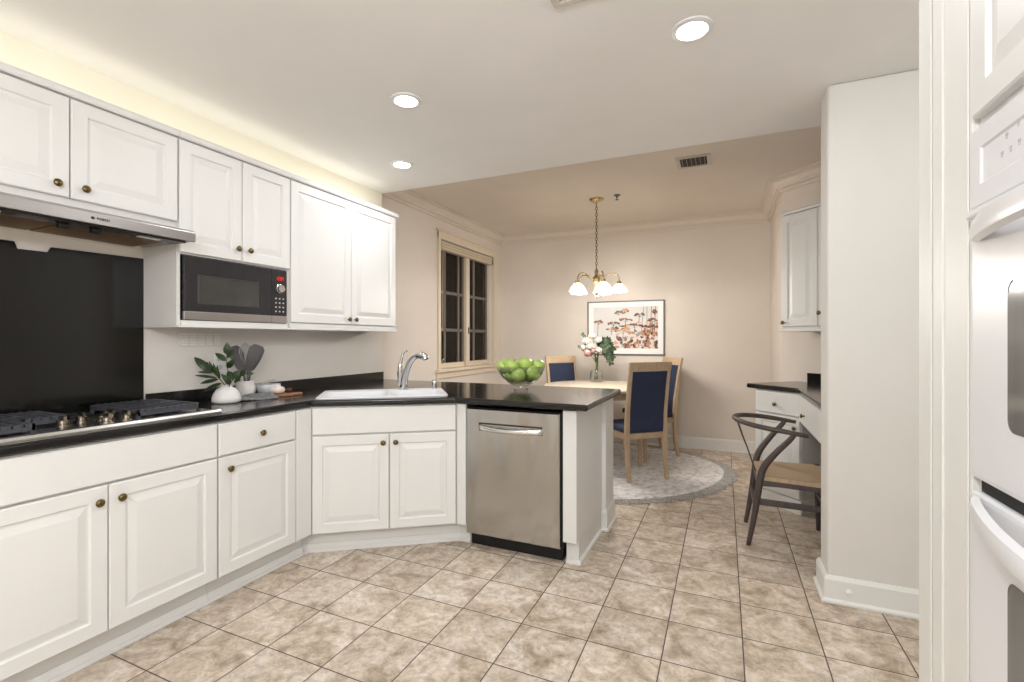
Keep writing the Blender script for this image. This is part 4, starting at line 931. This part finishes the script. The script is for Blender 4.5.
FL = [(587, 341, -.02, .050, 'rose_white', 'cream rose at the upper left of the bouquet'), (583.5, 347, .0, .048, 'rose_white', 'cream rose at the left edge of the bouquet'), (592.5, 336, .03, .046, 'rose_white', 'cream rose highest in the bouquet'),
      (590, 346, -.05, .050, 'rose_white', 'cream rose in the middle of the bouquet'), (598, 340, .0, .044, 'rose_white', 'cream rose at the top beside the dark fern'), (598.5, 350, -.06, .040, 'rose_white', 'small cream rose low at the right of the blooms'),
      (588, 352, -.04, .058, 'rose_pink', 'large pink rose at the lower left of the bouquet'), (593, 350.5, -.06, .038, 'rose_pink', 'small pale pink rose beside the large pink one')]
for u, v, d, r, mt, lb in FL: flower(u, v, d, r, M[mt], lb)
def frond(pts, mt, label, lw, ln, n_):
    P = [fpx(*p) for p in pts]; o0 = P[0]; t = T('fern_frond', label, 'greenery', o0, 0, 'greenery in the glass vase')
    MB().tube([p - o0 for p in P], 0.003, 6, smooth=4).build('stem', M['stem'], t, smooth=True)
    m = MB(); a, b, c = P[-3], P[-2], P[-1]
    for k in range(n_):
        f = (k + 0.5) / n_; p = (a * (1 - f) ** 2 + b * 2 * f * (1 - f) + c * f * f); tn = ((b - a) * (1 - f) + (c - b) * f).normalized()
        for s in (-1, 1, 0.3):
            sd_ = tn.cross((Vector((0, 0, CAM_H)) - p).normalized()) * s; q = p + (sd_ + tn * 0.8).normalized() * ln * (1.1 - 0.5 * f) + Vector((random.uniform(-.01, .01), random.uniform(-.02, .02), random.uniform(-.01, .01)))
            m.leaf(p - o0, q - o0, lw, (Vector((0, 0, CAM_H)) - p).normalized() + Vector((random.uniform(-.4, .4), 0, random.uniform(-.4, .4))), 0.05, 4)
    m.build('leaflets', mt, t, smooth=True)
frond([(597, 379, 0), (598, 363, 0), (600, 347, 0), (607, 340, 0), (613, 350, -.02)], M['fern'], 'dark fern frond arching right from the top of the bouquet', .034, .085, 9)
frond([(597, 379, .01), (598, 363, 0), (600, 350, 0), (608, 349, -.02), (611, 364, -.05)], M['fern'], 'dark fern frond drooping lowest on the right of the bouquet', .030, .075, 9)
frond([(596, 379, .01), (597.5, 363, 0), (599, 352, -.02), (606, 346, -.03), (613.5, 358, -.03)], M['fern'], 'dark fern frond hanging at the far right of the bouquet', .030, .075, 9)
frond([(596, 379, .01), (597.5, 363, .02), (599, 350, .02), (604, 338, .03), (609, 341, .02)], M['fern'], 'dark fern frond behind the roses at the upper right', .034, .075, 8)
frond([(595.5, 379, 0), (596, 363, 0), (592, 350, .01), (584, 346, .0), (578, 346.5, -.01)], M['eucalyptus'], 'grey green sprig sticking out left of the bouquet', .028, .035, 5)
frond([(595.5, 379, .01), (596, 363, .01), (591, 346, .03), (586, 338, .03), (582, 333.5, .02)], M['eucalyptus'], 'grey green sprig at the upper left behind the roses', .028, .035, 5)

# ------------------------------------------------------------------ built-in desk at the right
A_ = Vector((0.244, 4.358)); dR = Vector((math.sqrt(.5), -math.sqrt(.5)))
t = T('desk_pedestal', 'white angled desk pedestal with a drawer above a door', 'cabinet', (A_.x, A_.y, 0), -PI / 4, 'white desk cabinets')
box(0.0, 0.398, 0.0, 0.46, 0.10, 0.892).build('carcass', M['cabinet_side'], t)
slab(t, 0.003, 0.395, 0.715, 0.885, 0.195, 0.79)
panel_door(t, 0.003, 0.395, 0.105, 0.708, 0.362, 0.63)
m = MB(); m.box(-0.0, 0.40, -0.012, 0.46, 0, 0.0995); m.box(-0.0, 0.412, -0.026, -0.0125, 0, 0.085); m.build('plinth', M['trim'], t, bevel=0.002)
t = T('desk_drawer_unit', 'white desk drawer box over the knee space beside the pedestal', 'cabinet', (0.525, 4.066, 0), -PI / 2, 'white desk cabinets')
MB().prism([(0.012, 0.0), (1.078, 0.0), (1.078, 0.70), (0.30, 0.70), (0.012, 0.02)], 0.70, 0.892).build('carcass', M['cabinet_side'], t)
slab(t, 0.014, 0.79, 0.69, 0.885, 0.27, 0.765); slab(t, 0.792, 1.075, 0.69, 0.885)
ct2 = T('desk_counter', 'dark laminate desk counter with an angled front at the right', 'countertop', (0.5, 4.0, 0.93))
MB().prism([(x - .5, y - 4.0) for x, y in ((0.168, 4.392), (0.495, 4.065), (0.495, 2.983), (1.297, 2.983), (1.297, 4.058), (0.572, 4.783))], -0.037, 0.0).build('slab', M['counter'], ct2, bevel=0.011, segs=3)
e0, e1 = Vector((0.655, 4.703)), Vector((1.292, 4.066)); nd = Vector((-math.sqrt(.5), -math.sqrt(.5)))
MB().prism([(p.x - .5, p.y - 4.0) for p in (e0, e1, e1 + nd * 0.02, e0 + nd * 0.02)], 0.0003, 0.078).build('backsplash_strip', M['counter'], ct2, bevel=0.002)
t = T('wall_cabinet', 'white wall cabinet hung at an angle above the desk', 'cabinet', (0.436, 4.436, 0), -PI / 4, 'white desk cabinets')
box(0, 0.80, 0, 0.343, 1.372, 2.30).build('carcass', M['cabinet_side'], t)
panel_door(t, 0.002, 0.312, 1.392, 2.285, 0.030, 1.425); panel_door(t, 0.314, 0.798, 1.392, 2.285, 0.332, 1.49)
m = MB(); m.box(-0.01, 0.80, -0.03, 0.34, 1.352, 1.3715); m.build('light_rail', M['cabinet'], t, bevel=0.004)
m = MB(); m.sweep([(0.0, 0.0), (0.80, 0.0)], [(-d, z) for d, z in ((0, 2.29), (0.024, 2.29), (0.03, 2.305), (0.02, 2.315), (0, 2.315))]); m.build('top_molding', M['cabinet'], t)

# wishbone chair, back legs at local x = 0, facing +x
t = T('wishbone_chair', 'dark stained wishbone chair with woven cord seat pulled up to the desk', 'chair', (0.14, 3.545, 0.0), 0.0)
hw = 0.205
for s in (-1, 1):
    MB().tube([(0.0, s * hw, 0.0), (0.035, s * (hw + .008), 0.20), (0.062, s * (hw + .014), 0.40), (0.085, s * (hw + .02), 0.50), (0.15, s * (hw + .034), 0.60), (0.215, s * (hw + .050), 0.680), (0.245, s * (hw + .056), 0.722)], [0.013, 0.018, 0.021, 0.021, 0.019, 0.017, 0.014], 12, smooth=5).build('rear_leg', M['wishbone'], t, smooth=True)
    MB().tube([(0.445, s * (hw + .045), 0.0), (0.44, s * (hw + .04), 0.22), (0.432, s * (hw + .035), 0.445)], [0.013, 0.018, 0.020], 12, smooth=4).build('front_leg', M['wishbone'], t, smooth=True)
    m = MB(); m.bars([(0.07, s * (hw + .014), 0.405), (0.432, s * (hw + .035), 0.400)], 0.018, 0.030, (0, 1, 0)); m.build('seat_rail', M['wishbone'], t, bevel=0.004)
    m = MB(); m.bars([(0.048, s * (hw + .01), 0.285), (0.436, s * (hw + .036), 0.285)], 0.016, [0.040, 0.036], (0, 1, 0)); m.build('side_stretcher', M['wishbone'], t, bevel=0.004)
MB().bars([(0.038, -hw, 0.25), (0.038, hw, 0.25)], 0.02, 0.03, (1, 0, 0)).build('back_stretcher', M['wishbone'], t, bevel=0.004)
MB().bars([(0.438, -hw - .03, 0.25), (0.438, hw + .03, 0.25)], 0.02, 0.03, (1, 0, 0)).build('front_stretcher', M['wishbone'], t, bevel=0.004)
m = MB(); m.bars([(0.438, -hw - .03, 0.405), (0.438, hw + .03, 0.405)], 0.03, 0.03, (1, 0, 0)); m.bars([(0.06, -hw, 0.405), (0.06, hw, 0.405)], 0.03, 0.03, (1, 0, 0)); m.build('seat_frame', M['wishbone'], t, bevel=0.004)
pts = []
for k in range(25):
    a = PI / 2 + PI * k / 24; x, y = 0.165 + 0.24 * math.cos(a), 0.262 * math.sin(a); pts.append((x, y, 0.768 - 0.028 * (1 + math.cos(a))))
pts = [(0.315, 0.268, 0.719), (0.24, 0.268, 0.730)] + pts + [(0.24, -0.268, 0.730), (0.315, -0.268, 0.719)]
MB().tube(pts, [0.012, 0.014] + [0.0155] * 25 + [0.014, 0.012], 12, smooth=2).build('hoop_rail', M['wishbone'], t, smooth=True)
m = MB(); m.bars([(0.05, 0, 0.425), (0.0, 0, 0.58), (-0.016, 0, 0.62)], [0.05, 0.035, 0.04], 0.009, (0, 1, 0))
for s in (-1, 1): m.bars([(-0.012, s * 0.012, 0.61), (-0.036, s * 0.05, 0.68), (-0.060, s * 0.075, 0.758)], [0.024, 0.022, 0.020], 0.009, (0, 1, 0))
m.build('wishbone_splat', M['wishbone'], t, bevel=0.002)
m = MB(); nx = 16
def seatz(x, y): return 0.442 - 0.016 * (1 - min(1, abs(y) / 0.22) ** 2) * 1.0
ra = []
for z_off in (0.0, -0.038):
    rows = []
    for i in range(nx + 1):
        f = i / nx; x = 0.052 + 0.40 * f; w_ = 0.218 + 0.03 * f
        rows.append([m.bm.verts.new((x, w_ * (j / 8 - 1), seatz(x, w_ * (j / 8 - 1)) + z_off * (1 if 0 < j < 16 else .85))) for j in range(17)])
    ra.append(rows)
for i in range(nx):
    for j in range(16):
        m.face([ra[0][i][j], ra[0][i + 1][j], ra[0][i + 1][j + 1], ra[0][i][j + 1]]); m.face([ra[1][i][j], ra[1][i][j + 1], ra[1][i + 1][j + 1], ra[1][i + 1][j]])
    for j in (0, 16): m.face([ra[0][i][j], ra[1][i][j], ra[1][i + 1][j], ra[0][i + 1][j]])
for j in range(16):
    for i in (0, nx): m.face([ra[0][i][j], ra[0][i][j + 1], ra[1][i][j + 1], ra[1][i][j]])
m.build('woven_seat', M['cord'], t, smooth='edge')

# door stop on the partition's baseboard
t = T('door_stop', 'small white round bumper on the baseboard of the partition wall', 'door stop', (0.555, 2.7718, 0.065))
MB().lathe([(0.016, 0), (0.016, 0.004), (0.010, 0.008), (0.010, 0.018), (0.001, 0.020)], 20, (0, 0, 0), '-Y').build('bumper', M['white_plastic'], t, smooth='edge')

# ------------------------------------------------------------------ wall oven tower at the right
OX, OY = 0.487, 1.302
t = T('oven_cabinet', 'tall white cabinet tower housing the double wall oven at the right edge', 'cabinet', (OX, OY, 0), -PI / 2)
OW = 0.80
m = MB(); m.box(0, 0.016, 0, 0.60, 0.0, ZK - 0.001); m.box(OW - 0.016, OW, 0, 0.60, 0.0, ZK - 0.001); m.box(0.0165, OW - 0.0165, 0.58, 0.60, 0.0, ZK - 0.001); m.box(0.0165, OW - 0.0165, 0.0, 0.58, 0.0, 0.395); m.box(0.0165, OW - 0.0165, 0.0, 0.58, 1.722, ZK - 0.001)
m.build('carcass', M['cabinet'], t)
panel_door(t, 0.018, 0.40, 1.742, 2.46, 0.37, 1.80); panel_door(t, 0.402, 0.782, 1.742, 2.46, 0.43, 1.80)
slab(t, 0.018, 0.782, 0.135, 0.385, name='lower_panel')
m = MB(); m.box(-0.287, -0.140, -0.016, 0.06, 0, ZK - 0.001); m.box(-0.2135, -0.196, -0.0195, -0.0163, 0, ZK - 0.001)
m.box(-0.1395, -0.001, -0.012, 0.60, 0, ZK - 0.001); m.box(-0.026, -0.012, -0.0155, -0.0123, 0, ZK - 0.001)
m.build('side_pilaster', M['trim'], t, bevel=0.003)
t = T('wall_oven', 'white built-in double wall oven with two curved handles and grey glass windows', 'oven', (OX, OY, 0), -PI / 2)
x0, x1 = 0.0175, OW - 0.0175
m = MB(); m.box(x0 + .001, x1 - .001, 0.003, 0.56, 0.40, 1.715); m.build('housing', M['white_plastic'], t)
cpn = MB().loft([rect_ring(x0, x1, 1.552, 1.716, i, y) for i, y in ((0, 0.0025), (0, -0.018), (0.006, -0.024), (0.045, -0.024), (0.049, -0.020), (0.052, -0.020))]).build('control_panel', M['white_enamel'], t)
box(x0, x1, -0.031, 0.0025, 1.536, 1.5515).build('panel_lip', M['white_enamel'], cpn, bevel=0.004)
box(x0 + 0.03, x1 - 0.03, -0.012, 0.0025, 1.526, 1.5355).build('vent_slot', M['black'], t)
for i, (x, z) in enumerate(((0.137, 1.632), (0.153, 1.660), (0.166, 1.632), (0.190, 1.668), (0.193, 1.634), (0.215, 1.634), (0.215, 1.666))):
    m = MB(); m.box(x - 0.004, x + 0.004, -0.0208, -0.0201, z - 0.003, z + 0.003); m.box(x - 0.003, x + 0.003, -0.0208, -0.0201, z - 0.007, z - 0.0055); m.build('touch_icon', M['icon_grey'], cpn)
def oven_door(z0, z1, wz0, wz1, hz):
    d = MB().loft([rect_ring(x0, x1, z0, z1, i, y) for i, y in ((0, 0.0025), (0, -0.014), (0.004, -0.021), (0.012, -0.0225))]).build('oven_door', M['white_enamel'], t)
    m = MB(); r2 = lambda i, y: [(a, y, b) for a, b, _ in rr(x0 + 0.145 + i, x1 - 0.145 - i, wz0 + i, wz1 - i, 0.022, 0)]
    m.loft([r2(0, -0.0228), r2(0.001, -0.0238), r2(0.006, -0.0238)]); m.build('oven_window', M['oven_glass'], d, smooth='edge')
    pts = []
    for k in range(25):
        f = k / 24; x = x0 + 0.018 + (x1 - x0 - 0.036) * f; b = math.sin(PI * f) ** 0.75; y = -0.0235 - 0.070 * b; hh = 0.014 + 0.008 * min(1, b * 1.6)
        zc = hz + 0.006 * (1 - b)
        pts.append([(x, min(-0.0232, y + 0.014), zc - hh), (x, y, zc - hh * .8), (x, y - 0.004, zc), (x, y, zc + hh * .8), (x, min(-0.0232, y + 0.014), zc + hh)])
    m = MB(); m.loft(pts); m.build('handle', M['white_enamel'], d, smooth='edge')
oven_door(1.008, 1.524, 1.124, 1.397, 1.496)
box(x0 + 0.01, x1 - 0.01, -0.008, 0.0025, 0.982, 1.0075).build('vent_slot', M['black'], t)
oven_door(0.42, 0.981, 0.52, 0.861, 0.956)
